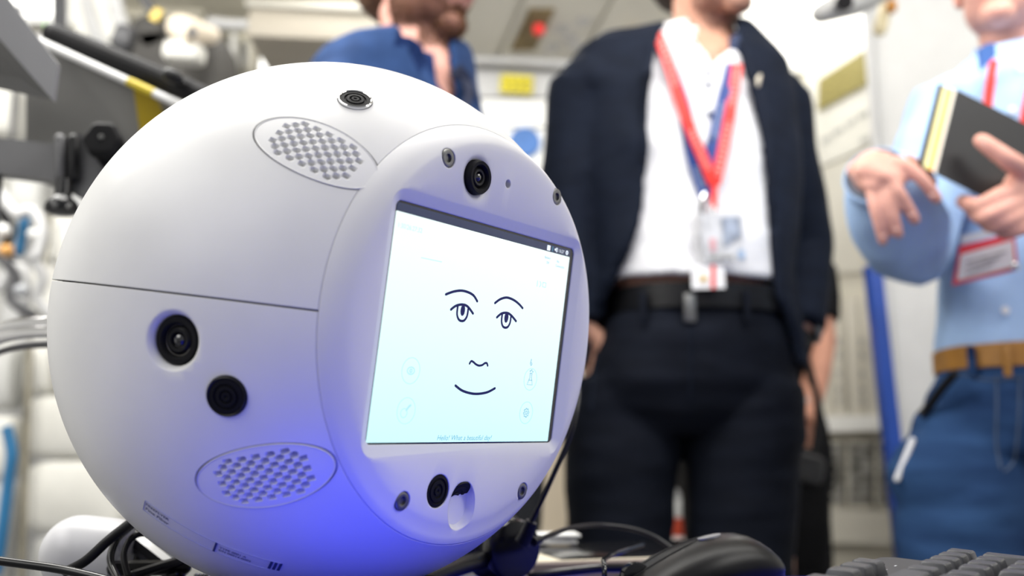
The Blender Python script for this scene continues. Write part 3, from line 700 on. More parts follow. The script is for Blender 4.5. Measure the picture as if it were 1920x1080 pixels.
stext('1:30/26:27:32', -76.4, 52.2, 3.4, 'clock_text', M_f1, xs=.98)
stext('Battery', 49.9, 55.6, 2.0, 'status_text', M_f2); stext('OK', 52.2, 52.7, 2.0, 'status_text', M_f2)
stext('No', 62.8, 54.9, 2.0, 'status_text', M_f2); stext('Connection', 62.0, 52.2, 2.0, 'status_text', M_f2)
stext('15:27', 63.4, 61.2, 2.7, 'clock_text', M_wi)
o = bobj(rectslab(.0513, .0545, .0606, .0637, ZI - .0001, ZI + .00003, .0003, 2), 'keyboard_icon', M_wi, scr)
stext('DE', 51.9, 61.3, 1.7, 'language_text', M_f2, xs=.9)
bobj(B().add([(x / 1000, y / 1000, ZI) for x, y in ((59.2, 61.6), (60.2, 61.6), (61.3, 60.7), (61.3, 63.7), (60.2, 62.8), (59.2, 62.8))], [(0, 1, 2, 3, 4, 5)]), 'speaker_icon', M_wi, scr)
stroke(circ(60.9, 62.2, 1.4, n=8, a0=-55, a1=55), .35, 'speaker_icon', M_wi, k=0)
stroke([(57.0, 60.9), (57.0, 63.4)], .4, 'bluetooth_icon', M_f2, k=0)
stroke(circ(72.6, 62.2, .95, n=16), .8, 'power_icon', M_wi, k=0)
# ---- label strip and marks on the lower shell
def sproj(me_or_b, origin, tdir, lift=.00025, bend=0):
    o0 = V(origin).normalized(); t = V(tdir); t = (t - o0 * t.dot(o0)).normalized(); u = o0.cross(t)
    def fn(c):
        x = c.x; y = c.y
        a = x / RB; p = (o0 * cos(a) + t * sin(a)); w = p.cross(-o0 * sin(a) + t * cos(a)).normalized()
        b2 = y / RB; return (p * cos(b2) + w * sin(b2)) * (RB + lift + c.z)
    return fn
L0, L1 = V((-125.5, -97.7, 17.5)), V((-79, -120.5, 66))
fn = sproj(None, L0, L1 - L0)
M_lab = mat('label_ink_blue', (.10, .12, .24), .6, var=.05)
M_lab2 = mat('label_grey', (.52, .54, .62), .6, var=.03)
lab = None
def sline(pts, w, name, m, parent=None):
    P = []
    for i in range(len(pts) - 1):
        for j in range(8): P.append(V(pts[i]).lerp(V(pts[i + 1]), j / 8))
    P.append(V(pts[-1])); Q = [fn(V((p[0], p[1], 0))) for p in P]
    b = ribbon(Q, lambda i: Q[i], w, .0003); return bobj(b, name, m, parent)
lab = sline([(0, .0015), (.0750, .0015)], .0005, 'label_strip', M_lab2)
sline([(0, -.0085), (.0700, -.0085)], .0004, 'label_line', M_lab2, lab); sline([(0, .0012), (0, -.0085)], .0004, 'label_line', M_lab2, lab)
sline([(.0415, .0015), (.0415, -.0085)], .0011, 'label_divider', M_ink, lab)
for i_, x in enumerate((.0705, .0728, .0752)): sline([(x, .001), (x, -.007)], .0014, 'barcode_bar', M_ink, lab)
def slabel(s, x, y, size):
    me = text_mesh(s, size, 1.0, 0, .00004); place_mesh(me, lambda c: fn(V((x + c.x, y + c.y, 0)))); return bmesh_obj(me, 'label_text', M_lab, lab)
slabel('FREEFLYER', .0008, -.0024, .0030); slabel('Fine Fiber', .0012, -.0066, .0036)
slabel('TYPE 0001 A', .0436, -.0030, .0026); slabel('S/N 00014-0002', .0436, -.0058, .0026)
# stain and scratches on the left of the lower shell
for d_, w_, l_ in (((-150.5, -44, -17), .0022, .005), ((-151.5, -47, -13), .0022, .010)):
    pass
# grey foot that carries the ball
ft = thing('ball_stand', (CB.x, CB.y, TZ), 'low black ring stand carrying the robot ball on the blue desk', 'stand')
b = B().lathe([(.078, 0), (.086, 0), (.086, .010), (.0800, .016), (.0665, .0155), (.066, .010), (.07, 0)], Matrix.Translation((CB.x, CB.y, TZ + .001)), 64)
b.obj('stand_ring', M_blkg, ft)
for i in range(3):
    an = 2.6 + i * 2.094; B().box((CB.x + .095 * cos(an), CB.y + .095 * sin(an), TZ + .008), (.05, .018, .012), Matrix.Rotation(an, 4, 'Z'), bev=.002).obj('foot', M_blk, ft)

# ------------------------------------------------------------------ mouse
ms = thing('computer_mouse', (.125, .67, TZ), 'black computer mouse with an oval emblem in front of the flat display', 'mouse')
mp0, mp1 = V((.056, .628, TZ)), V((.176, .668, TZ))           # nose, tail
mx = (mp1 - mp0).normalized(); my = V((-mx.y, mx.x, 0)); ML = (mp1 - mp0).length
def mp(s_, a_, h): return mp0 + mx * (s_ * ML) + my * a_ + V((0, 0, h))
def prof(s_):      # height of the top and half width
    h = .0085 + .0345 * (sin(min(1, max(0, s_ / .74)) * pi / 2) ** 1.15 if s_ < .74 else cos((s_ - .74) / .30 * pi / 2) ** .55)
    w = .030 * (1 - abs(2 * s_ - 1) ** 5) ** .35 * (1 + .04 * cos(s_ * 12))
    return h, max(w, .002)
rs_top, rs_bot = [], []
N1 = 22
for i in range(N1 + 1):
    s_ = .5 - .5 * cos(pi * (.012 + .976 * i / N1)); h, w = prof(s_)
    seamz = .006 + .014 * s_
    seamz = min(seamz, h * .8)
    rt = [mp(s_, w * cos(pi * j / 16), seamz + (h - seamz) * sin(pi * j / 16) ** .75) for j in range(17)] + [mp(s_, -w * .9, seamz - .003), mp(s_, w * .9, seamz - .003)]
    rs_top.append(rt)
    z1 = seamz - .0008
    rs_bot.append([mp(s_, w * .97, z1), mp(s_, w * .55, z1), mp(s_, -w * .55, z1), mp(s_, -w * .97, z1), mp(s_, -w * .90, z1 * .45 + .001), mp(s_, -w * .78, .001), mp(s_, w * .78, .001), mp(s_, w * .90, z1 * .45 + .001)])
B().loft(rs_top).obj('top_shell', mat('mouse_black', (.0045, .0045, .005), .34, spec=.22, var=.15, bump=.03, bscale=1500), ms, 50)
B().loft(rs_bot).obj('side_shell', M_blk, ms, 50)
h1, _ = prof(.17)
wh = Matrix.Translation(mp(.19, 0, prof(.19)[0] - .004)) @ Matrix(((mx.x, my.x, 0, 0), (mx.y, my.y, 0, 0), (0, 0, 1, 0), (0, 0, 0, 1))) @ Matrix.Rotation(pi / 2, 4, 'X')
B().lathe([(.0070, -.0045), (.0100, -.0032), (.0105, 0), (.0100, .0032), (.0070, .0045)], wh, 28).obj('scroll_wheel', M_blkg, ms)
g_ = [mp(s_, .0062 * (1 - (abs(s_ - .33) / .22) ** 4) ** .5 if abs(s_ - .33) < .22 else 0, prof(s_)[0] - .0004) for s_ in [.115 + .43 * i / 20 for i in range(21)]]
g2_ = [mp(s_, -(.0062 * (1 - (abs(s_ - .33) / .22) ** 4) ** .5 if abs(s_ - .33) < .22 else 0), prof(s_)[0] - .0004) for s_ in [.115 + .43 * i / 20 for i in range(21)]]
B().tube(g_ + g2_[::-1], .0006, 6).obj('wheel_groove', M_blkm, ms)
eh = prof(.62)[0]; e0 = mp(.60, -.004, prof(.60)[0] - .0003)
sl = atan2(prof(.64)[0] - prof(.56)[0], .08 * ML)
EM = Matrix.Translation(e0) @ Matrix(((mx.x, my.x, 0, 0), (mx.y, my.y, 0, 0), (0, 0, 1, 0), (0, 0, 0, 1))) @ Matrix.Rotation(-sl, 4, 'Y')
B().loft([[EM @ V((.0085 * cos(t * pi / 16), .0048 * sin(t * pi / 16), z)) for t in range(32)] for z in (-.001, .0005)]).obj('oval_emblem', mat('emblem_grey', (.33, .33, .34), .35, metal=.5, var=.05), ms)
# mouse cable
mc = B().tube(smoothline([mp(.02, 0, .008), at(1133, 1062, .63), at(1132, 1050, .66), at(1145, 1042, .70), at(1180, 1030, .735), at(1205, 1022, .76)], 8), .0017, 10).obj('mouse_cable', M_blkg)
tag(mc, 'thin black cable curling from the nose of the mouse', 'cable')

# ------------------------------------------------------------------ keyboard
u_ = V((sin(radians(37)), cos(radians(37)), 0)); v_ = V((u_.y, -u_.x, 0)); kt = radians(3.5)
u_ = (u_ + V((0, 0, .024))).normalized(); vv = (v_ * cos(kt) + V((0, 0, -sin(kt)))).normalized(); nn_ = u_.cross(vv); nn_ = nn_ if nn_.z > 0 else -nn_
K0 = V((.1785, .500, .7819))      # Pause key, top plane of the board
KM = Matrix((u_, vv, nn_)).transposed().to_4x4(); KM.translation = K0
kb = thing('keyboard', K0 - V((0, 0, K0.z - TZ)), 'dark grey computer keyboard lying diagonally at the lower right', 'keyboard')
M_kb = mat('keyboard_grey', (.030, .030, .033), .5, var=.12, scale=40, bump=.1, bscale=1200)
M_key = mat('key_grey', (.042, .043, .050), .40, var=.1, scale=60, bump=.06, bscale=1500)
P = .0182
# board: u from -14.6P to +5.2P, v from -.9P to 6.6P
def kout(x0, x1, y0, y1, r, z): 
    return [KM @ V((x, y, z)) for x, y in rrect(x0, x1, y0, y1, r, 5)]
ux0, ux1, vy0, vy1 = -15.3 * P, 5.35 * P, -1.25 * P, 6.9 * P
B().loft([kout(ux0, ux1, vy0, vy1, .012, -.017), kout(ux0 - .002, ux1 + .002, vy0 - .002, vy1 + .002, .013, -.011), kout(ux0, ux1, vy0, vy1, .012, -.003), kout(ux0 + .004, ux1 - .004, vy0 + .004, vy1 - .004, .010, .0)]).obj('keyboard_body', M_kb, kb)
_keys = {}
def key(cu, cv, w=1, h=1):
    if (w, h) not in _keys:
        hw, hh = w * P / 2, h * P / 2; b = B()
        b.loft([[V((x, y, .0005)) for x, y in rrect(-hw + .0008, hw - .0008, -hh + .0008, hh - .0008, .0008, 2)],
                [V((x, y, .0020)) for x, y in rrect(-hw + .0007, hw - .0007, -hh + .0007, hh - .0007, .0008, 2)],
                [V((x, y, .0095)) for x, y in rrect(-hw + .0030, hw - .0030, -hh + .0030, hh - .0026, .0014, 2)],
                [V((x, y, .0102)) for x, y in rrect(-hw + .0037, hw - .0037, -hh + .0037, hh - .0033, .0014, 2)]])
        _keys[w, h] = b.me(30, 'key'); _keys[w, h].materials.append(M_key)
    o = bpy.data.objects.new('key', _keys[w, h]); COL.objects.link(o); o.parent = kb
    o.matrix_basis = WORLD(kb).inverted() @ KM @ Matrix.Translation((cu, cv, 0)); return o
rowv = [0, 1.45, 2.45, 3.45, 4.45, 5.45]
for i in range(3): key((i - 2) * P, 0)                                       # print, scroll, pause
for g0 in (-15.3 + .9, -10.9 + .5, -6.5 + .9):                                # function keys in groups of four
    for i in range(4): key((g0 + i) * P, 0) if g0 + i < -2.9 else None
for r in (1, 2):
    for i in range(3): key((i - 2) * P, rowv[r] * P)
key(-1 * P, rowv[4] * P); [key((i - 2) * P, rowv[5] * P) for i in range(3)]
NX = 1.35
for i in range(4): key((NX + i) * P, rowv[1] * P)
for r in (2, 3, 4):
    for i in range(3): key((NX + i) * P, rowv[r] * P)
key((NX + 3) * P, (rowv[2] + .5) * P, 1, 2); key((NX + 3) * P, (rowv[4] + .5) * P, 1, 2)
key((NX + .5) * P, rowv[5] * P, 2, 1); key((NX + 2) * P, rowv[5] * P)
for r in range(1, 5):
    off = (0, .0, .5, .75, 1.25)[r]
    for i in range(12 - (r == 4) * 2): key((-14.4 + off + i + .2) * P, rowv[r] * P)
    key((-14.4 + off + 12.6 - (r == 4) * 1.6) * P, rowv[r] * P, 2, 1) if r in (1, 3, 4) else key((-14.4 + 12.9) * P - P * .1 - P * .2, rowv[r] * P)
key(-8.4 * P, rowv[5] * P, 6, 1)
M_led = mat('led_mark', (.55, .55, .58), .4, var=.05)
for i in range(3):
    for j, (m_, w_) in enumerate(((M_led, .0030), (M_blk, .0024))):
        b = B().box((0, 0, 0), (w_, .0009, .0003)); b.xf(KM @ Matrix.Translation(((NX - .1 + i * 1.0) * P, (-.15 - .35 * j) * P, .0002))); b.obj('lock_mark', m_, kb)
for (a, c_) in ((ux0 + .02, vy0 + .008), (ux1 - .02, vy0 + .008)):
    p = KM @ V((a, c_, -.018)); B().box((p.x, p.y, (TZ + p.z) / 2), (.012, .012, p.z - TZ + .004), bev=.001).obj('foot', M_blk, kb)

# ------------------------------------------------------------------ headphones lying behind the ball
hd = thing('headphones', at(940, 1080, .78), 'black headphone ear cup with its band lying behind the ball on the blue desk', 'headphones')
ce = at(965, 1030, .735); ax = V((.52, -.82, -.05)).normalized()
HM = ax.to_track_quat('Z', 'Y').to_matrix().to_4x4(); HM.translation = ce
rr_ = .0225
B().lathe([(.0005, .0035), (rr_ * .75, .0033), (rr_ * .93, .0022), (rr_, -.0005), (rr_ * 1.0, -.010), (rr_ * .95, -.012)], HM, 56).obj('ear_cup', M_blkg, hd)
for k_, (r0, z0) in enumerate(((1.04, -.0125), (1.09, -.0165), (1.13, -.0205))):
    B().lathe([(rr_ * r0 * .8, z0 + .003), (rr_ * r0 * .97, z0 + .0025), (rr_ * r0, z0), (rr_ * r0 * .97, z0 - .0018), (rr_ * r0 * .8, z0 - .002)], HM, 56).obj('ear_ring', M_blk, hd)
B().lathe([(rr_ * .7, -.022), (rr_ * 1.12, -.023), (rr_ * 1.2, -.030), (rr_ * 1.1, -.038), (rr_ * .7, -.040)], HM, 48).obj('ear_cushion', M_blkm, hd)
arm = smoothline([at(945, 1036, .745), at(895, 1052, .73), at(840, 1068, .70), at(780, 1090, .66)], 6)
B().tube(arm, [.0075 + .002 * i / len(arm) for i in range(len(arm))], 14, sx=1, sy=.8, rnd=True).obj('band_arm', M_blk, hd)
for i_ in range(3): B().box(at(893 + i_ * 3, 1050, .722), (.0006, .001, .004)).obj('printed_mark', M_bl, hd)
# cable plug and cables
pl = thing('audio_plug', at(985, 1010, .715), 'black cable plug rising from the headphone ear cup', 'plug')
pts = [at(978, 1018, .712), at(988, 1000, .710), at(997, 978, .708)]
B().tube(pts, [.0056, .0052, .0046], 12, sx=.8).obj('plug_body', M_blk, pl)
cab = smoothline([at(996, 978, .708), at(1015, 940, .705), at(1040, 885, .70), at(1060, 840, .70), at(1076, 795, .70), at(1085, 740, .71), at(1080, 700, .73)], 8)
B().tube(cab, .0019, 10).obj('cable', M_blk, pl)
c2 = smoothline([at(1000, 1016, .715), at(1030, 1004, .73), at(1070, 990, .76), at(1120, 985, .79), at(1180, 991, .80), at(1225, 1006, .80), at(1262, 1030, .79), at(1300, 1060, .78)], 8)
o = B().tube(c2, .0019, 10).obj('cable', M_blk); tag(o, 'thin black cable arching from the headphone cup to behind the mouse', 'cable')
B().tube(c2[:5], [.0034, .0028, .0034, .0028, .0032], 10).obj('strain_relief', M_blk, o)
o = B().tube(smoothline([at(990, 1082, .77), at(1060, 1073, .768), at(1130, 1066, .765), at(1200, 1066, .765)], 6), .0032, 10).obj('cable', M_blkg); tag(o, 'black cable shape standing in for the shadow along the far edge of the blue desk', 'cable')  # dark line of shadow at the desk edge, modelled as a black tube

# ------------------------------------------------------------------ white rounded cylinder at the left with cables
wc = thing('white_cylinder', at(150, 1100, .66), 'smooth white rounded plastic cylinder lying at the lower left edge of the desk', 'cylinder')
c0 = at(150, 1038, .66); dx = V((.93, .10, -.10)).normalized(); CM = dx.to_track_quat('Z', 'Y').to_matrix().to_4x4(); CM.translation = c0
R0 = .0250
B().lathe([(R0 * sin(t), -R0 * cos(t)) for t in [pi / 2 * (.04 + .96 * i / 12) for i in range(13)]] + [(R0 * .995, .018), (R0 * .98, .026)], CM, 48).obj('cylinder_body', mat('cylinder_white', (.62, .62, .64), .3, var=.02), wc)
B().lathe([(R0 * .97, .026), (R0 * .93, .0285), (.0005, .0290)][::-1], CM, 48).obj('end_cap', mat('end_grey', (.45, .46, .48), .5, var=.3, scale=200), wc)
for lb, pts, r_, m_ in (('thick black cable crossing diagonally in front of the white cylinder', [(122, 1072, .60), (160, 1052, .595), (200, 1016, .60), (232, 990, .62), (262, 968, .66)], .0030, M_blkm),
        ('thin glossy black cable entering at the lower left corner', [(-30, 1048, .58), (40, 1057, .58), (110, 1067, .58), (170, 1080, .575), (230, 1096, .57)], .0026, M_blkg),
        ('glossy dark cable looping down beside the grey end of the white cylinder', [(250, 985, .64), (222, 1008, .625), (208, 1038, .615), (210, 1062, .61), (226, 1092, .60)], .0023, M_blkg),
        ('second black cable running from the ring stand towards the corner', [(300, 1010, .64), (270, 1000, .63), (246, 1010, .625), (232, 1040, .62), (240, 1080, .615)], .0020, M_blk)):
    o = B().tube(smoothline([at(*q) for q in pts], 8), r_, 12).obj('cable', m_); tag(o, lb, 'cable')
bk = thing('black_bracket', at(300, 1080, .68), 'glossy black metal bracket under the left side of the robot ball', 'bracket')
for (p, q, w_, m_) in (((235, 1000, .70), (330, 1075, .66), .014, M_blkg), ((215, 1066, .64), (345, 1064, .66), .010, M_blkg), ((250, 1078, .62), (350, 1046, .66), .006, M_blk), ((262, 985, .72), (262, 1085, .72), .016, M_blk)):
    B().tube([at(*p), at(*q)], w_ / 2, 8, rnd=True).obj('bracket_bar', m_, bk)
o = B().tube([at(262, 1004, .69), at(254, 1036, .69)], .0045, 10).obj('bracket_clip', mat('clip_grey', (.4, .4, .38), .35, metal=.5, var=.1), bk)
for i_ in range(4): B().tube([at(366 + i_ * 7, 1076, .655), at(372 + i_ * 7, 1090, .655)], .0012, 8).obj('spring_coil', M_chrome, bk)

# ------------------------------------------------------------------ chrome tubes at left
for i_, (yy, r_) in enumerate(((604, .0052), (622, .0062), (648, .0030))):
    o = B().tube(smoothline([V((-.62 - .03 * i_, .93, .0)), V((-.62 - .03 * i_, .93, .45)), V((-.61 - .03 * i_, .93, .80)), at(-60, yy + 50, .90), at(-10, yy + 16, .88), at(40, yy + 2, .86), at(100, yy - 2, .84), at(150, yy, .82)], 8), r_, 16).obj('chrome_tube' if i_ < 2 else 'black_tube', M_chrome if i_ < 2 else M_dgrey)
    tag(o, ('upper bent chrome tube at the left edge of the ball', 'lower bent chrome tube at the left edge of the ball', 'thin dark tube under the two chrome tubes')[i_], 'tube')

# ------------------------------------------------------------------ laptop on its arm, upper left
def prism(name, pts, thv, m, parent, bev=.0, ang=35):
    P_ = [V(p) for p in pts]; b = B().loft([P_, [p + V(thv) for p in P_]]); return b.obj(name, m, parent, ang)
lp = thing('laptop_stand', at(90, 480, 1.1), 'tilted grey metal plate with a white edge and yellow tape at the left', 'stand')
M_pl = mat('plate_grey', (.15, .148, .14), .45, metal=.2, var=.2, scale=4)
Yp = 1.08
prism('plate', [at(50, 92, Yp), at(110, 92, Yp), at(420, 250, Yp - .05), at(420, 470, Yp), at(48, 330, Yp)], (0, .012, 0), M_pl, lp)
E0, E1 = at(62, 72, Yp - .03), at(440, 243, Yp - .09)
B().tube([E0, E1], .0046, 10).obj('white_edge', mat('edge_white', (.75, .75, .74), .4, var=.03), lp)
M_tape = mat('yellow_tape', (.60, .46, .01), .45, var=.08)
d_ = (E1 - E0)
B().tube([E0 + d_ * .494, E0 + d_ * .62], .0052, 10).obj('yellow_tape', M_tape, lp)
prism('yellow_tape', [at(250, 166, Yp - .036), at(294, 188, Yp - .04), at(306, 215, Yp - .03), at(300, 260, Yp - .02), at(264, 260, Yp - .02)], (0, .003, 0), mat('yellow_tape_dull', (.42, .30, .01), .5, var=.1), lp)
# ribbed black grip above the edge
gp = thing('ribbed_grip', at(230, 120, 1.05), 'long black ribbed grip bar above the white edged plate', 'grip')
G0, G1 = at(92, 60, 1.07), at(470, 217, 1.0)
pts = [G0.lerp(G1, t / 60) for t in range(61)]; rad = []
for t in range(61):
    base_r = .0132 if t < 44 else .0120
    rad.append(base_r * (1 - .06 * (t % 2)) if 12 < t < 36 else base_r * (.985 if t > 1 else .85))
B().tube(pts, rad, 16, sx=.9, sy=1).obj('grip_bar', M_blkm, gp, 20)
B().tube([at(112, -60, 1.08), at(112, 62, 1.08)], .0065, 12).obj('grip_rod', M_dgrey, gp)
B().tube([at(318, 140, 1.0), at(330, 146, 1.0)], .008, 12, rnd=True).obj('grip_button', M_blk, gp)
# bracket arm with knobs
ar = thing('bracket_arm', at(90, 340, .98), 'grey metal bracket arm with two black knobs left of the ball', 'bracket')
M_arm = mat('arm_grey', (.13, .13, .135), .42, metal=.3, var=.15, scale=9)
prism('arm_bar', [at(-60, 252, 1.0), at(112, 270, .98), at(112, 340, .98), at(-60, 318, 1.0)], (0, .02, 0), M_arm, ar)
prism('arm_block', [at(100, 262, .96), at(150, 250, .96), at(260, 290, .97), at(260, 385, .97), at(150, 372, .96), at(100, 338, .96)], (0, .04, 0), mat('arm_block', (.10, .10, .105), .45, metal=.2, var=.15, scale=9), ar)
B().tube([at(-50, 285, 1.01), V((-.57, 1.01, 1.14)), V((-.57, 1.01, 0))], .014, 14).obj('arm_post', M_arm, ar)
B().tube([at(150, 320, .985), at(160, 322, 1.075)], .016, 12).obj('arm_pivot', M_blk, ar)
for x in (113, 138): B().tube([at(x, 262, .955), at(x, 332, .955)], .0062, 12, rnd=True).obj('arm_pin', M_arm if x == 113 else M_blk, ar)
kc = at(193, 262, .93); KMx = Matrix.Translation(kc) @ V((.12, -1, .1)).to_track_quat('Z', 'Y').to_matrix().to_4x4()
rings = []
for (r_, z) in ((.0005, .006), (.006, .0065), (.015, .006), (.0185, .002), (.0190, -.004), (.0165, -.012), (.0165, -.04)):
    rings.append([KMx @ V((r_ * (1 + (.05 * cos(6 * 2 * pi * j / 48) if r_ > .01 else 0)) * cos(2 * pi * j / 48), r_ * (1 + (.05 * cos(6 * 2 * pi * j / 48) if r_ > .01 else 0)) * sin(2 * pi * j / 48), z)) for j in range(48)])
kn = B().loft(rings).obj('knob', M_blkm, ar)
B().lathe([(.0003, .0085), (.0022, .008), (.003, .006)], KMx, 16).obj('knob_screw', M_steel, kn)
k2 = at(116, 390, .95)
B().lathe([(.0005, .030), (.0075, .030), (.0085, .012), (.014, .007), (.0165, .002), (.0165, -.004), (.011, -.0075), (.0005, -.008)], Matrix.Translation(k2), 40).obj('clamp_knob', M_blkg, ar)
# laptop / monitor corner
lt = thing('silver_laptop', at(40, 80, .9), 'silver grey laptop corner jutting in at the top left', 'laptop')
M_sil = mat('silver', (.33, .33, .345), .38, metal=.5, var=.06, scale=8)
Pa = [at(10, -30, .95), at(110, 122, .86), at(96, 190, .88), at(-20, 72, .96), at(-60, -30, .97)]
prism('laptop_edge', [at(2, -20, .84), at(108, 120, .84), at(99, 188, .85), at(-5, 68, .85), at(-60, -20, .85)], (.0, .006, .0), M_sil, lt)
prism('laptop_underside', [at(-5, 68, .853), at(99, 188, .853), at(-80, 150, 1.0), at(-90, 60, .98)], (0, .004, .006), mat('laptop_dark', (.035, .035, .037), .5, var=.1), lt)
B().tube([at(-75, 60, .93), V((-.62, 1.0, 1.30)), V((-.62, 1.0, 0))], .010, 12).obj('support_arm', M_dgrey, lt)
# ------------------------------------------------------------------ people
def proj(p):
    d = V(p) - EYE; zc = d.y * cos(PIT) + d.z * sin(PIT); yc = -d.y * sin(PIT) + d.z * cos(PIT)
    return 960 + F * d.x / zc, 540 - F * yc / zc
def ringpts(c, hw, hd, yaw, n=48, e=2.35, t0=0, t1=2 * pi, closed=True, grow=0):
    out = []
    for j in range(n if closed else n + 1):
        t = t0 + (t1 - t0) * j / n; a, b_ = cos(t), sin(t)
        k_ = (abs(a) ** e + abs(b_) ** e) ** (-1 / e)
        x, y = a * k_ * (hw + grow), b_ * k_ * (hd + grow)
        out.append(V(c) + V((x * cos(yaw) - y * sin(yaw), x * sin(yaw) + y * cos(yaw), 0)))
    return out
def prow(py, xl, xr, Y, hd, yaw=0):
    c = at((xl + xr) / 2, py, Y); hw = (at(xr, py, Y).x - at(xl, py, Y).x) / 2 / cos(yaw); return (c, hw, hd)
def dens(rows, k=4):
    out = []
    for i in range(len(rows) - 1):
        for j in range(k):
            t = j / k; a, b_ = rows[i], rows[i + 1]; out.append((a[0].lerp(b_[0], t), a[1] + (b_[1] - a[1]) * t, a[2] + (b_[2] - a[2]) * t))
    return out + [rows[-1]]
def torso(b, rows, yaw, grow=0): return b.loft([ringpts(c, hw, hd, yaw, grow=grow) for c, hw, hd in rows])
def head_prims(b, M, neck0=None, s=1.0):
    E_ = lambda c, r, R=None: b.ell(M @ V(c), tuple(q * s for q in r), M.to_3x3().normalized() @ (R or Matrix.Identity(3)))
    def C(p, q, r0, r1=None): b.tube([M @ V(p), M @ V(q)], [r0 * s, (r1 or r0) * s], 14, rnd=True)
    E_((0, .012, .05), (.077, .096, .083)); E_((0, -.025, -.015), (.062, .072, .088)); E_((0, -.020, -.062), (.056, .060, .042))
    E_((0, -.062, -.096), (.026, .026, .020)); E_((.040, -.012, -.060), (.020, .045, .034)); E_((-.040, -.012, -.060), (.020, .045, .034))
    C((0, -.086, .032), (0, -.112, -.008), .009, .0125); E_((.011, -.100, -.015), (.009, .011, .008)); E_((-.011, -.100, -.015), (.009, .011, .008))
    E_((0, -.082, -.048), (.030, .018, .022)); E_((0, -.072, .046), (.060, .022, .022))
    for sx in (-1, 1):
        E_((sx * .037, -.064, -.016), (.024, .024, .024)); E_((sx * .032, -.083, .038), (.019, .009, .007))
        E_((sx * .076, .010, .0), (.009, .021, .031)); E_((sx * .080, .018, .010), (.008, .013, .018)); E_((sx * .075, .002, -.022), (.007, .010, .011))
    return b
def face_parts(M, parent, hair_col, brow=True, lips=(.62, .22, .20), beard=None, s=1.0, hairlen=0):
    R3 = M.to_3x3()
    b = B()
    for sx in (-1, 1): b.ell(M @ V((sx * .031, -.079, .021)), (.0115 * s,) * 3, None, 16, 10)
    b.obj('eyes', mat('eye_white', (.75, .73, .7), .25, var=.03), parent)
    b = B()
    for sx in (-1, 1): b.ell(M @ V((sx * .031, -.0885, .021)), (.005 * s,) * 3, None, 12, 8)
    b.obj('irises', mat('iris', (.06, .10, .14), .2, var=.1), parent)
    b = B()
    for sx in (-1, 1): b.tube([M @ V((sx * .014, -.092, .038)), M @ V((sx * .034, -.092, .044)), M @ V((sx * .052, -.076, .036))], [.0035, .004, .002], 8, rnd=True)
    b.obj('eyebrows', mat('hair_%d' % int(hair_col[0] * 1000), hair_col, .7, var=.35, scale=120), parent)
    b = B(); 
    b.tube([M @ V((-.022, -.094, -.050)), M @ V((-.006, -.1015, -.0465)), M @ V((.006, -.1015, -.0465)), M @ V((.022, -.094, -.050))], [.0025, .0052, .0052, .0025], 10, rnd=True)
    b.tube([M @ V((-.020, -.0935, -.053)), M @ V((0, -.1005, -.0565)), M @ V((.020, -.0935, -.053))], [.0025, .0068, .0025], 10, rnd=True)
    link('lips', remesh(b, .002, 3), mat('lips_%d' % int(lips[0] * 1000), lips, .45, var=.06, sss=.05), parent)
    b = B()   # hair cap
    b.ell(M @ V((0, .020, .062)), (.084 * s, .098 * s, .082 * s), R3); b.ell(M @ V((0, .045, .015)), (.076 * s, .070 * s, .075 * s), R3)
    b.ell(M @ V((0, -.045, .105)), (.060 * s, .045 * s, .030 * s), R3)
    me = remesh(b, .005, 2, wrinkle=(.004, (60, 60, 18), 3), name='hair')
    # keep the face free: drop what lies in front of and below the hair line
    bm = bmesh.new(); bm.from_mesh(me); Mi = M.inverted()
    kill = [v for v in bm.verts if (lambda q: (q.y < -.030 and q.z < .075) or (q.z < -.02 and q.y < .03) or (q.z < .01 and q.y < .008))(Mi @ v.co)]
    bmesh.ops.delete(bm, geom=kill, context='VERTS'); bm.to_mesh(me); bm.free()
    link('hair', me, MATS['hair_%d' % int(hair_col[0] * 1000)], parent)
def strands(tree_me, filt, n, ln, m, name, parent, down=V((0, 0, -1)), w=.0006, seed=1):
    rnd = random.Random(seed); polys = [p for p in tree_me.polygons if filt(p.center)]
    if not polys: return
    areas = []; tot = 0
    for p in polys: tot += p.area; areas.append(tot)
    import bisect
    vs, fs = [], []
    for _ in range(n):
        p = polys[bisect.bisect_left(areas, rnd.random() * tot)]
        q = [tree_me.vertices[i].co for i in p.vertices]; a, b_ = rnd.random(), rnd.random()
        o = q[0].lerp(q[1], a).lerp(q[-1].lerp(q[min(2, len(q) - 1)], a), b_)
        d = (p.normal * .8 + down * .75 + V([rnd.uniform(-.4, .4) for _ in range(3)])).normalized()
        s_ = d.cross(V((rnd.uniform(-1, 1), rnd.uniform(-1, 1), .2))).normalized() * w
        L_ = ln * rnd.uniform(.5, 1.1); k_ = len(vs); vs += [o - s_, o + s_, o + d * L_]; fs.append((k_, k_ + 1, k_ + 2))
    me = bpy.data.meshes.new(name); me.from_pydata(vs, [], fs); me.update(); o = link(name, me, m, parent); o['kind'] = 'stuff'; return o
def finger(b, pts, r=.0085, r1=.0065):
    n_ = len(pts); b.tube(smoothline(pts, 3), [r + (r1 - r) * i / (3 * (n_ - 1)) for i in range(3 * (n_ - 1) + 1)], 12, rnd=True)
def legs(b, hips, knees, ankles, rr=(.088, .058, .042)):
    for h, k_, a_ in zip(hips, knees, ankles): b.tube([h, h.lerp(k_, .5), k_, k_.lerp(a_, .35), a_], [rr[0], rr[0] * .86, rr[1], rr[1] * 1.02, rr[2]], 18, rnd=True)
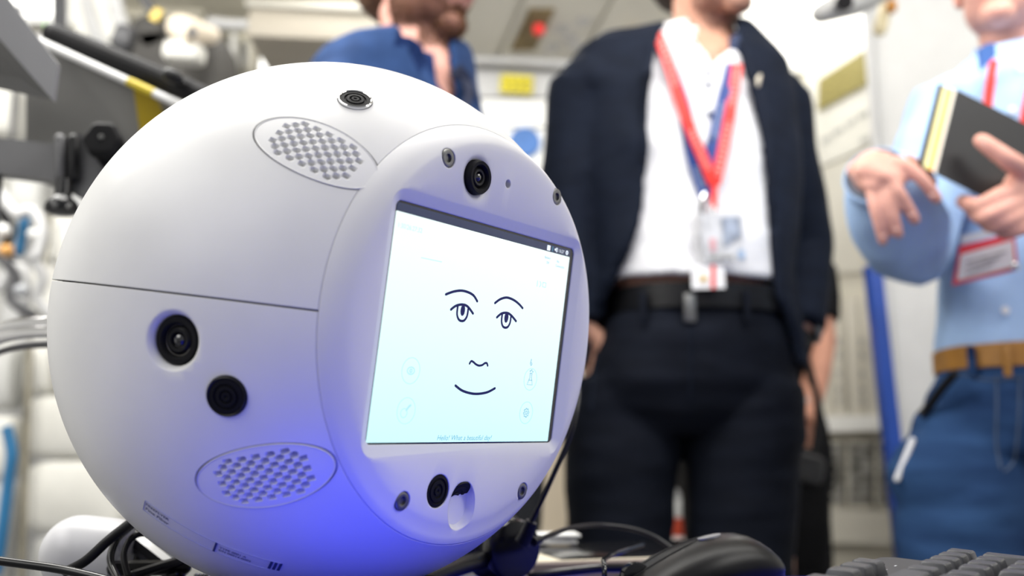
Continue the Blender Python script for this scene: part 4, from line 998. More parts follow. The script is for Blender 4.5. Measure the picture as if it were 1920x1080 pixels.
def shoe(c, yaw, m, parent):
    M = Matrix.Translation(c) @ Matrix.Rotation(yaw, 4, 'Z'); b = B()
    for y, w, h in (): pass
    R_ = []
    for y, w, h in ((.075, .025, .05), (.06, .036, .085), (.02, .038, .09), (-.05, .042, .062), (-.12, .048, .045), (-.17, .044, .036), (-.195, .028, .028), (-.203, .012, .018)):
        R_.append([M @ V((w * cos(t * pi / 10), y, .006 + h / 2 + h / 2 * sin(t * pi / 10))) for t in range(20)])
    b.loft(R_); o = b.obj('shoe', m, parent)
    q = [( .030, .078), (.036, .0), (.050, -.12), (.034, -.195), (0, -.21)]
    loop = [(x, y) for x, y in q] + [(-x, y) for x, y in q[::-1][1:]]
    B().loft([[M @ V((x, y, .001)) for x, y in loop], [M @ V((x, y, .014)) for x, y in loop]]).obj('sole', M_blk, o); return o
def headM(p, yaw, tilt=0, roll=0, s=1.0): return Matrix.Translation(p) @ Matrix.Rotation(yaw, 4, 'Z') @ Matrix.Rotation(tilt, 4, 'X') @ Matrix.Rotation(roll, 4, 'Y') @ Matrix.Scale(s, 4)
def cloth_shell(rows, yaw, open_l, open_r, th=.010, grow=.004, n=60):
    "torso garment open at the front between two picture columns given per picture row"
    def lerp_tab(tab, y):
        if y <= tab[0][0]: return tab[0][1]
        for (a, b_), (c_, d_) in zip(tab, tab[1:]):
            if y <= c_: return b_ + (d_ - b_) * (y - a) / (c_ - a)
        return tab[-1][1]
    outer, inner = [], []
    for c, hw, hd in rows:
        py = proj(c + V((0, -hd, 0)))[1]; xl, xr = lerp_tab(open_l, py), lerp_tab(open_r, py)
        full = ringpts(c, hw, hd, yaw, 360, t0=pi, t1=2 * pi, closed=False, grow=grow)
        pxs = [proj(p)[0] for p in full]
        iL = next((i for i, q in enumerate(pxs) if q >= xl), 60); iR = next((i for i, q in enumerate(pxs) if q >= xr), 300)
        tL, tR = pi + pi * iL / 360, pi + pi * iR / 360 - 2 * pi
        outer.append(ringpts(c, hw, hd, yaw, n, t0=tR, t1=tL, closed=False, grow=grow + th)); inner.append(ringpts(c, hw, hd, yaw, n, t0=tR, t1=tL, closed=False, grow=grow))
    rings = [o + i[::-1] for o, i in zip(outer, inner)]
    return B().loft(rings), outer

# ================================================= man in the dark suit
mn = thing('person', (at(1295, 700, 1.68).x, 1.70, 0), 'man in dark navy suit and open white shirt, red and blue lanyards, hands in pockets', 'person')
YW = radians(14)
Y2 = 1.68
rows = dens([prow(58, 1266, 1388, Y2 + .03, .060, YW), prow(76, 1205, 1412, Y2 + .02, .075, YW), prow(96, 1130, 1436, Y2 + .01, .090, YW), prow(122, 1090, 1460, Y2, .105, YW),
             prow(190, 1084, 1472, Y2, .120, YW), prow(300, 1088, 1478, Y2, .128, YW), prow(420, 1105, 1478, Y2, .122, YW), prow(520, 1122, 1468, Y2, .122, YW), prow(600, 1118, 1476, Y2, .128, YW), prow(690, 1104, 1490, Y2, .13, YW)], 4)
HM2 = headM(at(1322, -52, Y2 - .015), radians(38), radians(-6))
b = B(); head_prims(b, HM2)
torso(b, [(c, hw * .80, hd * .78) for c, hw, hd in rows[3:]], YW)
nk = at(1320, 90, Y2 + .02); b.tube([nk + V((0, .01, -.06)), nk, HM2 @ V((0, .012, -.05))], [.066, .057, .056], 20, rnd=True)
shL, shR = at(1104, 168, Y2 - .05), at(1448, 190, Y2 + .05)
elL, elR = at(1062, 450, Y2 - .03), at(1500, 470, Y2 + .09)
wrL, wrR = at(1086, 604, Y2 - .03), at(1496, 616, Y2 - .00)
pkL, pkR = at(1160, 700, Y2 - .0), at(1440, 710, Y2 - .01)
for s_, e_, w_, p_, sg in ((shL, elL, wrL, pkL, 1), (shR, elR, wrR, pkR, -1)):
    b.tube([s_, e_, w_], [.045, .036, .027], 16, rnd=True)
    d = (p_ - w_).normalized(); b.tube([w_, w_ + d * .05, w_ + d * .10], [.027, .036, .034], 16, rnd=True, sx=1, sy=.6)
    for q in range(4): finger(b, [w_ + d * .09 + V((sg * (q - 1.5) * .014, -.004, 0)), w_ + d * .13 + V((sg * (q - 1.5) * .015, 0, 0)), w_ + d * (.165 + .008 * (q in (1, 2))) + V((sg * (q - 1.5) * .015, .01, 0))], .0085)
    finger(b, [w_ + d * .03 + V((sg * .022, -.012, 0)), w_ + d * .06 + V((sg * .040, -.016, 0)), w_ + d * .09 + V((sg * .046, -.012, 0))], .0095)
gz = lambda p, z, dx=0: V((p.x + dx, p.y, z))
hpL, hpR = at(1175, 690, Y2), at(1395, 690, Y2)
knL, knR = V((hpL.x - .01, Y2 - .01, .53)), V((hpR.x + .01, Y2 - .01, .53))
anL, anR = V((hpL.x - .01, Y2 + .02, .10)), V((hpR.x + .01, Y2 + .02, .10))
legs(b, (hpL, hpR), (knL, knR), (anL, anR), (.078, .054, .040))
for a_ in (anL, anR): b.tube([a_, a_ + V((0, -.10, -.06))], [.038, .03], 12, rnd=True)
bodyme = remesh(b, .0045, 3, name='body'); link('body', bodyme, M_skin, mn)
face_parts(HM2, mn, (.03, .02, .015))
Mi2 = HM2.inverted()
M_stub = mat('beard_dark', (.045, .028, .02), .7, var=.4, scale=150)
strands(bodyme, lambda p: (lambda q: -.125 < q.z < -.030 and q.y < -.005 and not (abs(q.x) < .026 and -.064 < q.z < -.040 and q.y < -.08))(Mi2 @ p), 5200, .0055, M_stub, 'beard', mn, w=.0005)
# shirt
M_shirt = mat('white_shirt', (.80, .80, .82), .7, var=.02, scale=30, bump=.15, bscale=60)
b = B(); srows = [(c, hw * .93, hd * (.96 if i < 24 else .98)) for i, (c, hw, hd) in enumerate(rows[:30])]
b, _ = cloth_shell(srows, YW, [(40, 1290), (80, 1302), (108, 1322), (114, 1330)], [(40, 1396), (80, 1374), (108, 1342), (114, 1334)], th=.009, grow=-.003)
sh = remesh(b, .006, 3, wrinkle=(.0045, (9, 9, 14), 5), name='shirt'); link('shirt', sh, M_shirt, mn)
ST = bvh(sh)
# collar
nkc = at(1322, 88, Y2 + .01)
def collar(nc, rad, m, ml, yaw, parent, h=.045, gap=.55):
    rg = []; li = []
    for j in range(33):
        t = -pi / 2 + gap + (2 * pi - 2 * gap) * j / 32
        fr = max(0, -sin(t)) ; dz = -.030 * fr
        d = V((cos(t + yaw), sin(t + yaw), 0))
        lo = nc + d * (rad + .014) * 1.0 + V((0, 0, dz - .018)); hi = nc + d * rad + V((0, 0, h * .75 + dz)); hi2 = nc + d * (rad + .004) + V((0, 0, h * .75 + dz)); out_ = nc + d * (rad + .026 + .008 * fr) + V((0, 0, dz - .022))
        rg.append([lo, hi, hi2, out_]); li.append([nc + d * (rad + .012) + V((0, 0, dz - .018)), nc + d * (rad - .003) + V((0, 0, h * .75 + dz + .001)), nc + d * (rad + .001) + V((0, 0, h * .75 + dz + .002)), nc + d * (rad + .014) + V((0, 0, dz - .018))])
    B().loft(rg).obj('collar', m, parent, 60); B().loft(li).obj('collar_lining', ml, parent, 60)
M_navyl = mat('navy_lining', (.015, .03, .09), .6, var=.1)
collar(nkc, .063, M_shirt, M_navyl, radians(20), mn, gap=.75)
for pts in ([(1262, 82), (1280, 74), (1304, 78), (1306, 98), (1290, 106), (1266, 104)], [(1368, 70), (1384, 62), (1396, 88), (1398, 112), (1384, 116), (1366, 104)]):
    P_ = [at(x, y, Y2 - (.112 if pts[0][0] < 1300 else .09)) for x, y in pts]; B().loft([P_, [p + V((0, .004, 0)) for p in P_]]).obj('collar_tip', M_navyl, mn)
for (x, y) in ((1328, 137), (1328, 158), (1331, 214), (1333, 262)):
    p = hit(ST, x, y, .002)
    if p: B().lathe([(.0005, .0022), (.005, .002), (.0056, 0)], Matrix.Translation(p) @ Matrix.Rotation(pi / 2, 4, 'X'), 14).obj('button', M_navyl, mn)
# trousers
M_suit = mat('navy_suit', (.0080, .0115, .022), .8, spec=.12, var=.15, scale=18, bump=.25, bscale=40, stretch=(1, 1, 2))
M_trs = mat('navy_trousers', (.0055, .0072, .0130), .8, spec=.10, var=.15, scale=14, bump=.25, bscale=30, stretch=(1, 1, 3))
b = B()
torso(b, dens([prow(566, 1160, 1450, Y2, .112, YW), prow(600, 1142, 1462, Y2, .120, YW), prow(650, 1120, 1478, Y2, .128, YW), prow(720, 1104, 1490, Y2, .130, YW), prow(775, 1112, 1478, Y2, .110, YW), prow(815, 1150, 1440, Y2, .080, YW)], 3), YW)
for h, kx, sg in ((1168, 1160, -1), (1398, 1388, 1)):
    p0 = at(h, 715, Y2); pts = [p0, at(h + (-2 if sg < 0 else -4), 800, Y2), at(kx + 3, 900, Y2 - .01), at(kx, 1080, Y2 - .01)]
    kx_ = pts[-1].x; pts += [V((kx_, Y2, .50)), V((kx_, Y2 + .02, .25)), V((kx_, Y2 + .02, .06))]
    b.tube(pts, [.098, .104, .094, .083, .076, .070, .068], 24, sx=1, sy=1.02)
tr = remesh(b, .006, 10, wrinkle=(.005, (6, 6, 15), 9), name='trousers'); tro = link('trousers', tr, M_trs, mn)
TT = bvh(tr)
# belt and buckle
def belt(rows_, m, parent, yaw, z_off=0, grow=.008, h=.036):
    c, hw, hd = rows_
    rg = []
    for (g_, z) in ((grow, -h / 2), (grow + .004, -h / 2 + .002), (grow + .004, h / 2 - .002), (grow, h / 2), (grow - .004, h / 2), (grow - .004, -h / 2)):
        rg.append([p + V((0, 0, z + z_off)) for p in ringpts(c, hw, hd, yaw, 72, grow=g_)])
    b = B(); n_ = 72; vs = [p for r in rg for p in r]; fs = []
    for i in range(6):
        for j in range(n_): a_, b2 = i * n_ + j, i * n_ + (j + 1) % n_; i2 = (i + 1) % 6; fs.append((a_, b2, i2 * n_ + (j + 1) % n_, i2 * n_ + j))
    return b.add(vs, fs).obj('belt', m, parent)
bl = belt(prow(574, 1155, 1453, Y2, .117, YW), M_blk, mn, YW, h=.044)
bp0 = at(1293, 577, Y2 - .136)
B().box(bp0, (.020, .006, .046), Matrix.Rotation(YW, 4, 'Z'), bev=.002).obj('buckle', M_steel, bl)
for x in (1205, 1400):
    p = hit(TT, x, 606, .004); p = V((p.x, p.y, at(x, 576, p.y).z)) + V((0, -.006, 0)); B().box(p, (.010, .008, .052), bev=.002).obj('belt_loop', M_trs, mn)
for pts in ([(1128, 620), (1118, 660), (1112, 720), (1108, 770)], [(1462, 600), (1484, 650), (1492, 700)]):
    P_ = [hit(TT, x, y, .001) for x, y in pts]; P_ = [p for p in P_ if p]
    if len(P_) > 1: B().tube(P_, .0025, 8).obj('pocket_seam', M_suit, tro)
P_ = [p for p in (hit(TT, 1296 - (y - 600) * .01, y, .001) for y in range(606, 760, 15)) if p]
if len(P_) > 1: B().tube(P_, .002, 8).obj('fly_seam', M_suit, tro)
# jacket
OL = [(55, 1250), (80, 1236), (120, 1222), (200, 1216), (300, 1212), (400, 1206), (440, 1192), (480, 1172), (520, 1150), (560, 1132), (600, 1112), (700, 1100)]
OR = [(60, 1378), (100, 1388), (150, 1400), (200, 1414), (250, 1428), (320, 1437), (420, 1442), (550, 1448), (580, 1466), (620, 1482), (700, 1496)]
jb, jout = cloth_shell(rows[1:], YW, OL, OR, th=.012, grow=.004)
for s_, e_, w_ in ((shL, elL, wrL), (shR, elR, wrR)):
    jb.tube([s_ + V((0, 0, .004)), s_.lerp(e_, .5), e_, e_.lerp(w_, .5), w_], [.068, .063, .060, .054, .046], 22, rnd=False)
    jb.ell(s_ + V((.025 if s_ is shL else -.02, 0, .0)), (.082, .076, .064))
jk = remesh(jb, .006, 3, wrinkle=(.006, (7, 7, 6), 21), name='jacket'); link('jacket', jk, M_suit, mn)
JT = bvh(jk)
# lapels as folded strips along the openings
M_lap = mat('lapel', (.0095, .013, .024), .8, spec=.12, var=.12, scale=20, bump=.2, bscale=60)
def lapel(edge, inner, Yf):
    L_ = []; 
    for (xe, ye), (xi, yi) in zip(edge, inner):
        a = hit(JT, xe, ye, .005) or at(xe, ye, Yf); c_ = hit(JT, xi, yi, .007) or at(xi, yi, Yf); L_.append([a, c_, c_ + V((0, .004, 0)), a + V((0, .004, 0))])
    B().loft(L_).obj('lapel', M_lap, mn, 60)
lapel([(1232, 70), (1221, 130), (1216, 200), (1212, 300), (1208, 390)], [(1218, 76), (1206, 140), (1202, 210), (1202, 300), (1205, 392)], Y2 - .13)
lapel([(1394, 100), (1408, 160), (1428, 240), (1438, 330), (1442, 420)], [(1408, 100), (1432, 155), (1446, 215), (1449, 320), (1447, 420)], Y2 - .10)
pp = hit(JT, 1421, 152, .004) or at(1421, 152, Y2 - .12)
pin = B().tube([pp + V((0, 0, -.008)), pp, pp + V((.004, 0, .010))], [.003, .0045, .003], 8, rnd=True).obj('lapel_pin', mat('pin_silver', (.65, .6, .5), .35, metal=.6, var=.2), mn)
# watch
wp = wrR + (elR - wrR).normalized() * -.006
wx = (pkR - wrR).normalized().to_track_quat('Z', 'Y').to_matrix().to_4x4(); wx.translation = wrR + (pkR - wrR).normalized() * .012
wt = B().lathe([(.029, -.009), (.033, -.008), (.033, .008), (.029, .009)], wx, 28).obj('watch_strap', M_blk, mn)
B().lathe([(.001, .006), (.016, .006), (.018, .003), (.018, -.003)], Matrix.Translation(wx.translation + V((.034, -.008, 0))) @ Matrix.Rotation(pi / 2, 4, 'Y'), 24).obj('watch_case', M_steel, wt)
for a_, sg in ((anL, .1), (anR, -.1)): shoe(V((a_.x, a_.y, 0)), sg, M_blkg, mn)

# lanyards, each a thing of its own
def strip_on(tree, pts, off, w, name, m, parent, fallback):
    P_ = []
    for q in smoothline([(x, y, 0) for x, y in pts], 6):
        h = hit(tree, q.x, q.y, off); P_.append(h if h else at(q.x, q.y, fallback))
    # ease out small dents
    for _ in range(4): P_ = [P_[0]] + [(P_[i - 1] + P_[i] * 2 + P_[i + 1]) / 4 for i in range(1, len(P_) - 1)] + [P_[-1]]
    return ribbon(P_, (0, -1, .1), w, .0014).obj(name, m, parent), P_
lyr = thing('red_lanyard', at(1340, 380, Y2 - .15), 'red lanyard with pale lettering and a grey badge holder on the man in the suit', 'lanyard')
M_lr = mat('lanyard_red', (.78, .035, .025), .55, var=.05); M_lrl = mat('lanyard_pink', (.85, .32, .30), .6, var=.1); M_lb = mat('lanyard_blue', (.012, .045, .22), .55, var=.08); M_lbl = mat('lanyard_pale', (.25, .32, .5), .6, var=.1)
b1, Pa_ = strip_on(ST, [(1232, 62), (1252, 112), (1276, 190), (1300, 255), (1320, 300), (1338, 345)], .014, .019, 'strap', M_lr, lyr, Y2 - .13)
b2, Pb_ = strip_on(ST, [(1382, 120), (1376, 170), (1366, 230), (1354, 290), (1340, 345)], .012, .019, 'strap', M_lr, lyr, Y2 - .12)
def letters(P_, m, name, parent, i0, i1, step=.0075, hgt=.009, seed=2):
    rnd = random.Random(seed); L_ = 0; b = B()
    for i in range(i0, min(i1, len(P_) - 1)):
        seg = P_[i + 1] - P_[i]; t = seg.normalized(); s_ = t.cross(V((0, -1, .1))).normalized(); k_ = 0
        while k_ < seg.length:
            p = P_[i] + t * k_ + V((0, -.0012, 0)); Rm = Matrix((t, s_, t.cross(s_))).transposed().to_4x4()
            v_ = rnd.random()
            b.box(p, (step * .25, hgt, .0006), Rm); b.box(p + t * step * .3 + s_ * hgt * (.4 if v_ > .5 else -.4), (step * .6, hgt * .2, .0006), Rm)
            if v_ > .3: b.box(p + t * step * .3, (step * .5, hgt * .2, .0006), Rm)
            k_ += step
    if b.v: b.obj(name, m, parent)
letters(Pa_, M_lrl, 'lettering', b1, 1, 10); letters(Pa_, M_lrl, 'lettering', b1, 17, 26, seed=5); letters(Pb_, M_lrl, 'lettering', b2, 1, 9, seed=3); letters(Pb_, M_lrl, 'lettering', b2, 12, 22, seed=8)
ribbon([Pb_[-1], at(1339, 372, Y2 - .14), at(1340, 392, Y2 - .145)], (0, -1, 0), .010, .002).obj('strap_end', M_lr, lyr)
B().tube([at(1338, 388, Y2 - .147), at(1334, 408, Y2 - .148), at(1340, 424, Y2 - .148)], .004, 10).obj('metal_clip', M_chrome, lyr)
def badge(parent, quad, Y, m, name='badge', th=.002, dy=0):
    P_ = [at(x, y, Y) for x, y in quad]; return B().loft([P_, [p + V((0, th, 0)) for p in P_]]).obj(name, m, parent)
bd1 = badge(lyr, [(1314, 400), (1392, 402), (1398, 490), (1322, 494)], Y2 - .152, mat('badge_grey', (.56, .57, .60), .25, var=.15, scale=40))
badge(bd1, [(1352, 408), (1386, 406), (1390, 442), (1358, 462)], Y2 - .1545, mat('badge_photo', (.28, .32, .40), .35, var=.35, scale=50), 'badge_photo', .001)
badge(bd1, [(1330, 448), (1342, 446), (1342, 470), (1334, 472)], Y2 - .1545, mat('badge_pink', (.65, .35, .38), .4, var=.1), 'badge_mark', .001)
badge(bd1, [(1384, 470), (1396, 468), (1397, 484), (1386, 486)], Y2 - .1545, mat('badge_blue', (.30, .42, .60), .4, var=.1), 'badge_mark', .001)
badge(bd1, [(1330, 480), (1378, 478), (1378, 483), (1330, 485)], Y2 - .1545, M_mark, 'printed_line', .001)
lyb = thing('blue_lanyard', at(1312, 380, Y2 - .14), 'dark blue lanyard under the red one on the man in the suit, with white card', 'lanyard')
c1, Pc_ = strip_on(ST, [(1240, 84), (1262, 140), (1284, 200), (1290, 250), (1300, 300), (1312, 340), (1322, 366)], .006, .020, 'strap', M_lb, lyb, Y2 - .12)
c2_, Pd_ = strip_on(ST, [(1372, 120), (1362, 160), (1350, 210), (1342, 240), (1330, 300), (1322, 366)], .006, .019, 'strap', M_lb, lyb, Y2 - .12)
letters(Pd_, M_lbl, 'lettering', c2_, 10, 20, seed=11); letters(Pc_, M_lbl, 'lettering', c1, 26, 33, seed=12)
B().tube([at(1321, 364, Y2 - .135), at(1314, 384, Y2 - .14), at(1318, 402, Y2 - .142)], .0045, 10).obj('metal_clip', M_chrome, lyb)
bd2 = badge(lyb, [(1296, 496), (1357, 494), (1360, 540), (1298, 542)], Y2 - .148, mat('card_white', (.82, .82, .84), .35, var=.03))
badge(bd2, [(1334, 497), (1341, 497), (1341, 541), (1334, 541)], Y2 - .1505, M_lr, 'red_stripe', .001); badge(bd2, [(1314, 516), (1324, 516), (1324, 528), (1314, 528)], Y2 - .1505, mat('gold_chip', (.62, .42, .10), .35, var=.1), 'gold_mark', .001)
B().tube([at(1306, 398, Y2 - .143), at(1304, 450, Y2 - .143), at(1318, 496, Y2 - .147)], .002, 8).obj('badge_cord', M_lgrey, lyb)

# ================================================= bearded man in blue
m1 = thing('person', (at(800, 400, 1.5).x, 1.52, 0), 'bearded man in a blue jacket and dark blue shirt standing behind the robot ball', 'person')
Y1 = 1.50; YA = radians(48)
rows1 = dens([prow(86, 758, 836, Y1 + .02, .056, YA), prow(102, 700, 842, Y1 + .01, .072, YA), prow(118, 664, 842, Y1, .084, YA), prow(150, 645, 840, Y1, .095, YA), prow(220, 640, 845, Y1, .105, YA),
               prow(400, 645, 860, Y1, .115, YA), prow(560, 650, 860, Y1, .112, YA), prow(660, 640, 870, Y1, .118, YA)], 4)
HM1 = headM(at(782, -34, Y1 - .005), radians(60), radians(-3))
b = B(); head_prims(b, HM1); torso(b, [(c, hw * .8, hd * .75) for c, hw, hd in rows1[4:]], YA)
nk1 = at(800, 150, Y1 - .005); b.tube([nk1 + V((0, .01, -.05)), nk1, HM1 @ V((0, .014, -.05))], [.060, .057, .054], 20, rnd=True)
aL, aR = at(636, 178, Y1 - .08), at(796, 200, Y1 + .08)
eL, eR = V((aL.x - .03, aL.y + .02, 1.10)), V((aR.x + .02, aR.y + .0, 1.10))
wL, wR = V((aL.x, aL.y - .05, .86)), V((aR.x, aR.y - .08, .86))
for s_, e_, w_, sg in ((aL, eL, wL, 1), (aR, eR, wR, -1)):
    b.tube([s_, e_, w_], [.045, .036, .026], 16, rnd=True); b.tube([w_, w_ + V((0, -.01, -.05)), w_ + V((0, -.02, -.09))], [.026, .038, .034], 14, rnd=True, sy=.5)
    for q in range(4): finger(b, [w_ + V((0, -.05 + q * .017 - .01, -.085)), w_ + V((0, -.055 + q * .017 - .01, -.12)), w_ + V((sg * .012, -.05 + q * .016 - .01, -.155 + (q in (0, 3)) * .012))])
    finger(b, [w_ + V((0, -.03, -.03)), w_ + V((sg * .01, -.06, -.06)), w_ + V((sg * .012, -.065, -.09))], .0095)
h1, h2 = V((nk1.x - .09, Y1, .88)), V((nk1.x + .09, Y1 + .04, .88))
legs(b, (h1, h2), (V((h1.x, Y1, .48)), V((h2.x, Y1 + .04, .48))), (V((h1.x, Y1 + .02, .09)), V((h2.x, Y1 + .06, .09))), (.078, .054, .04))
for a_ in (h1, h2): b.tube([V((a_.x, a_.y + .02, .09)), V((a_.x + .03, a_.y - .08, .04))], [.036, .028], 12, rnd=True)
bm1 = remesh(b, .0045, 3, name='body'); link('body', bm1, M_skinp, m1)
face_parts(HM1, m1, (.10, .045, .02), lips=(.60, .20, .20))
Mi1 = HM1.inverted()
M_beard = mat('beard_brown', (.17, .078, .035), .75, var=.45, scale=140)
def in_beard(q): 
    top = -.030 + .028 * max(0, min(1, (q.y + .085) / .08))         # climbs towards the ear
    lip = abs(q.x) < .026 and -.068 < q.z < -.041 and q.y < -.075
    return -.135 < q.z < top and q.y < .018 and not lip and not (q.z < -.100 and q.y > -.028)
strands(bm1, lambda p: in_beard(Mi1 @ p), 15000, .0075, M_beard, 'beard', m1, w=.00065)
M_bsh = mat('blue_shirt_dark', (.008, .022, .085), .8, spec=.1, var=.12, scale=20, bump=.2, bscale=50)
b, _ = cloth_shell([(c, hw * .93, hd * .95) for c, hw, hd in rows1], YA, [(80, 756), (120, 793), (150, 820), (165, 835), (170, 840)], [(80, 870), (120, 856), (150, 848), (165, 842), (170, 841)], th=.008, grow=-.002); sh1 = remesh(b, .005, 3, wrinkle=(.004, (9, 9, 9), 1), name='shirt'); link('shirt', sh1, M_bsh, m1)
M_bjk = mat('blue_jacket', (.020, .048, .135), .8, spec=.12, var=.15, scale=24, bump=.25, bscale=70)
M_nvc = mat('navy_collar', (.010, .016, .045), .7, var=.1)
collar(at(798, 146, Y1), .058, M_bsh, M_bsh, YA, m1, h=.055)
OL1 = [(90, 748), (130, 772), (180, 800), (260, 820), (500, 840), (700, 840)]; OR1 = [(90, 838), (130, 846), (180, 856), (260, 862), (500, 866), (700, 872)]
jb, _ = cloth_shell(rows1[1:], YA, OL1, OR1, th=.012, grow=.005)
for s_, e_, w_ in ((aL, eL, wL), (aR, eR, wR)):
    jb.tube([s_, s_.lerp(e_, .5), e_, e_.lerp(w_, .5), w_], [.062, .060, .056, .052, .045], 22); jb.ell(s_ + V((.015 if s_ is aL else -.015, 0, 0)), (.068, .066, .056))
jk1 = remesh(jb, .006, 3, wrinkle=(.005, (8, 8, 8), 31), name='jacket'); link('jacket', jk1, M_bjk, m1)
lp_ = [at(738, 72, Y1 - .02), at(770, 88, Y1 - .06), at(800, 128, Y1 - .09), at(830, 180, Y1 - .11), at(846, 230, Y1 - .12)]
lq_ = [at(716, 88, Y1 - .02), at(740, 112, Y1 - .07), at(772, 152, Y1 - .10), at(800, 200, Y1 - .12), at(840, 236, Y1 - .125)]
B().loft([[a, c_, c_ + V((0, .008, 0)), a + V((0, .008, 0))] for a, c_ in zip(lp_, lq_)]).obj('lapel', M_bjk, m1, 60)
lp_ = [at(852, 132, Y1 - .04), at(866, 150, Y1 - .06), at(872, 172, Y1 - .07), at(868, 200, Y1 - .09)]
lq_ = [at(874, 140, Y1 - .03), at(888, 160, Y1 - .05), at(886, 182, Y1 - .06), at(876, 205, Y1 - .09)]
B().loft([[a, c_, c_ + V((0, .01, 0)), a + V((0, .01, 0))] for a, c_ in zip(lp_, lq_)]).obj('collar', M_nvc, m1, 60)
J1 = bvh(jk1)
strip_on(J1, [(744, 70), (770, 92), (802, 130), (838, 180)], .006, .034, 'shirt_collar', M_bsh, m1, Y1 - .09)
strip_on(J1, [(852, 128), (870, 150), (878, 184)], .006, .026, 'shirt_collar', M_nvc, m1, Y1 - .07)
b = B(); torso(b, dens([prow(610, 640, 905, Y1, .115, YA), prow(700, 625, 915, Y1, .125, YA), prow(790, 630, 910, Y1, .12, YA)], 3), YA)
for a_ in (h1, h2): b.tube([a_ + V((0, 0, .03)), V((a_.x, a_.y, .48)), V((a_.x, a_.y + .02, .06))], [.106, .080, .066], 22, rnd=True)
link('trousers', remesh(b, .008, 4, wrinkle=(.004, (6, 6, 12), 2), name='trousers'), mat('dark_trousers', (.012, .013, .018), .75, var=.15, scale=14), m1)
for a_ in (h1, h2): shoe(V((a_.x, a_.y + .02, 0)), .4, M_blkg, m1)

# ================================================= man in light blue shirt and jeans
m3 = thing('person', (at(1890, 700, 1.46).x, 1.48, 0), 'man in light blue shirt, jeans and brown belt gesturing while holding a black notebook', 'person')
Y3 = 1.47; YC = radians(-14)
rows3 = dens([prow(96, 1862, 1962, Y3 + .02, .060, YC), prow(112, 1830, 2010, Y3 + .01, .078, YC), prow(140, 1790, 2060, Y3, .098, YC), prow(180, 1768, 2080, Y3, .115, YC), prow(300, 1768, 2080, Y3, .125, YC), prow(440, 1776, 2060, Y3, .120, YC),
               prow(560, 1778, 2045, Y3, .118, YC), prow(650, 1772, 2040, Y3, .120, YC), prow(668, 1776, 2036, Y3, .118, YC)], 4)
HM3 = headM(at(1884, -45, Y3 - .01), radians(-42), radians(-4))
b = B(); head_prims(b, HM3); torso(b, [(c, hw * .8, hd * .78) for c, hw, hd in rows3[4:]], YC)
nk3 = at(1912, 110, Y3 + .015); b.tube([nk3 + V((0, .01, -.05)), nk3, HM3 @ V((0, .014, -.05))], [.062, .055, .053], 20, rnd=True)
s3L, s3R = at(1790, 205, Y3 - .0), at(2055, 215, Y3 + .03)
e3L, e3R = at(1700, 462, 1.40), at(2120, 470, 1.42)
w3L, w3R = at(1640, 322, 1.225), at(2010, 380, 1.24)
b.tube([s3L, e3L, w3L], [.045, .038, .030], 16, rnd=True); b.tube([s3R, e3R, w3R], [.045, .038, .028], 16, rnd=True)
YH = 1.205
hnd = lambda q: at(q[0], q[1], q[2])
# gesturing hand (the one on the left): palm then fingers hanging towards the lower right
b.tube([at(1630, 318, 1.232), at(1646, 320, YH), at(1664, 328, YH - .005)], [.030, .034, .026], 16, rnd=True, up=(0, 1, 0), sx=1.0, sy=.55)
b.tube([at(1632, 332, 1.225), at(1640, 344, YH)], [.027, .022], 14, rnd=True, up=(0, 1, 0), sy=.6)
finger(b, [at(1664, 304, YH), at(1700, 312, YH - .015), at(1732, 340, YH - .02), at(1756, 372, YH - .015)], .0108, .0076)
finger(b, [at(1656, 322, YH), at(1678, 350, YH - .02), at(1699, 384, YH - .02), at(1715, 412, YH - .012)], .0100, .0074)
finger(b, [at(1646, 334, YH), at(1662, 370, YH - .015), at(1675, 408, YH - .015), at(1684, 438, YH - .008)], .0095, .0072)
finger(b, [at(1632, 340, YH), at(1639, 382, YH - .01), at(1648, 420, YH - .008), at(1656, 452, YH)], .0090, .0068)
finger(b, [at(1660, 298, 1.235), at(1700, 300, 1.25), at(1732, 322, 1.255), at(1748, 342, 1.255)], .0105, .0080)
# holding hand at the right
YB = 1.19
b.tube([w3R, at(1965, 372, 1.20), at(1925, 372, YB)], [.028, .040, .038], 16, rnd=True, up=(0, 1, 0), sx=1.05, sy=.62)
finger(b, [at(1945, 335, YB - .005), at(1902, 308, YB - .03), at(1868, 284, YB - .03), at(1840, 264, YB - .026)], .0150, .0102)
finger(b, [at(1930, 345, YB), at(1880, 365, YB - .02), at(1835, 386, YB - .012), at(1806, 378, YB + .025)], .0130, .0100)
finger(b, [at(1935, 370, YB), at(1886, 388, YB - .022), at(1846, 408, YB - .016), at(1826, 398, YB + .02)], .0125, .0100)
finger(b, [at(1940, 392, YB), at(1900, 408, YB - .02), at(1862, 424, YB - .014), at(1846, 412, YB + .02)], .0120, .0095)
finger(b, [at(1950, 412, YB), at(1918, 426, YB - .015), at(1886, 436, YB - .01), at(1872, 426, YB + .02)], .0110, .0090)
g1, g2 = at(1800, 760, Y3), at(1975, 760, Y3 + .02); g1.z = g2.z = .86
k1, k2_ = V((g1.x - .045, Y3 - .06, .47)), V((g2.x + .01, Y3, .47))
n1, n2_ = V((g1.x - .05, Y3 - .03, .09)), V((g2.x + .01, Y3 + .02, .09))
legs(b, (g1, g2), (k1, k2_), (n1, n2_), (.066, .052, .04))
for a_ in (n1, n2_): b.tube([a_, a_ + V((-.03, -.10, -.05))], [.036, .028], 12, rnd=True)
bm3 = remesh(b, .004, 2, name='body'); link('body', bm3, M_skinp, m3)
face_parts(HM3, m3, (.05, .035, .02))
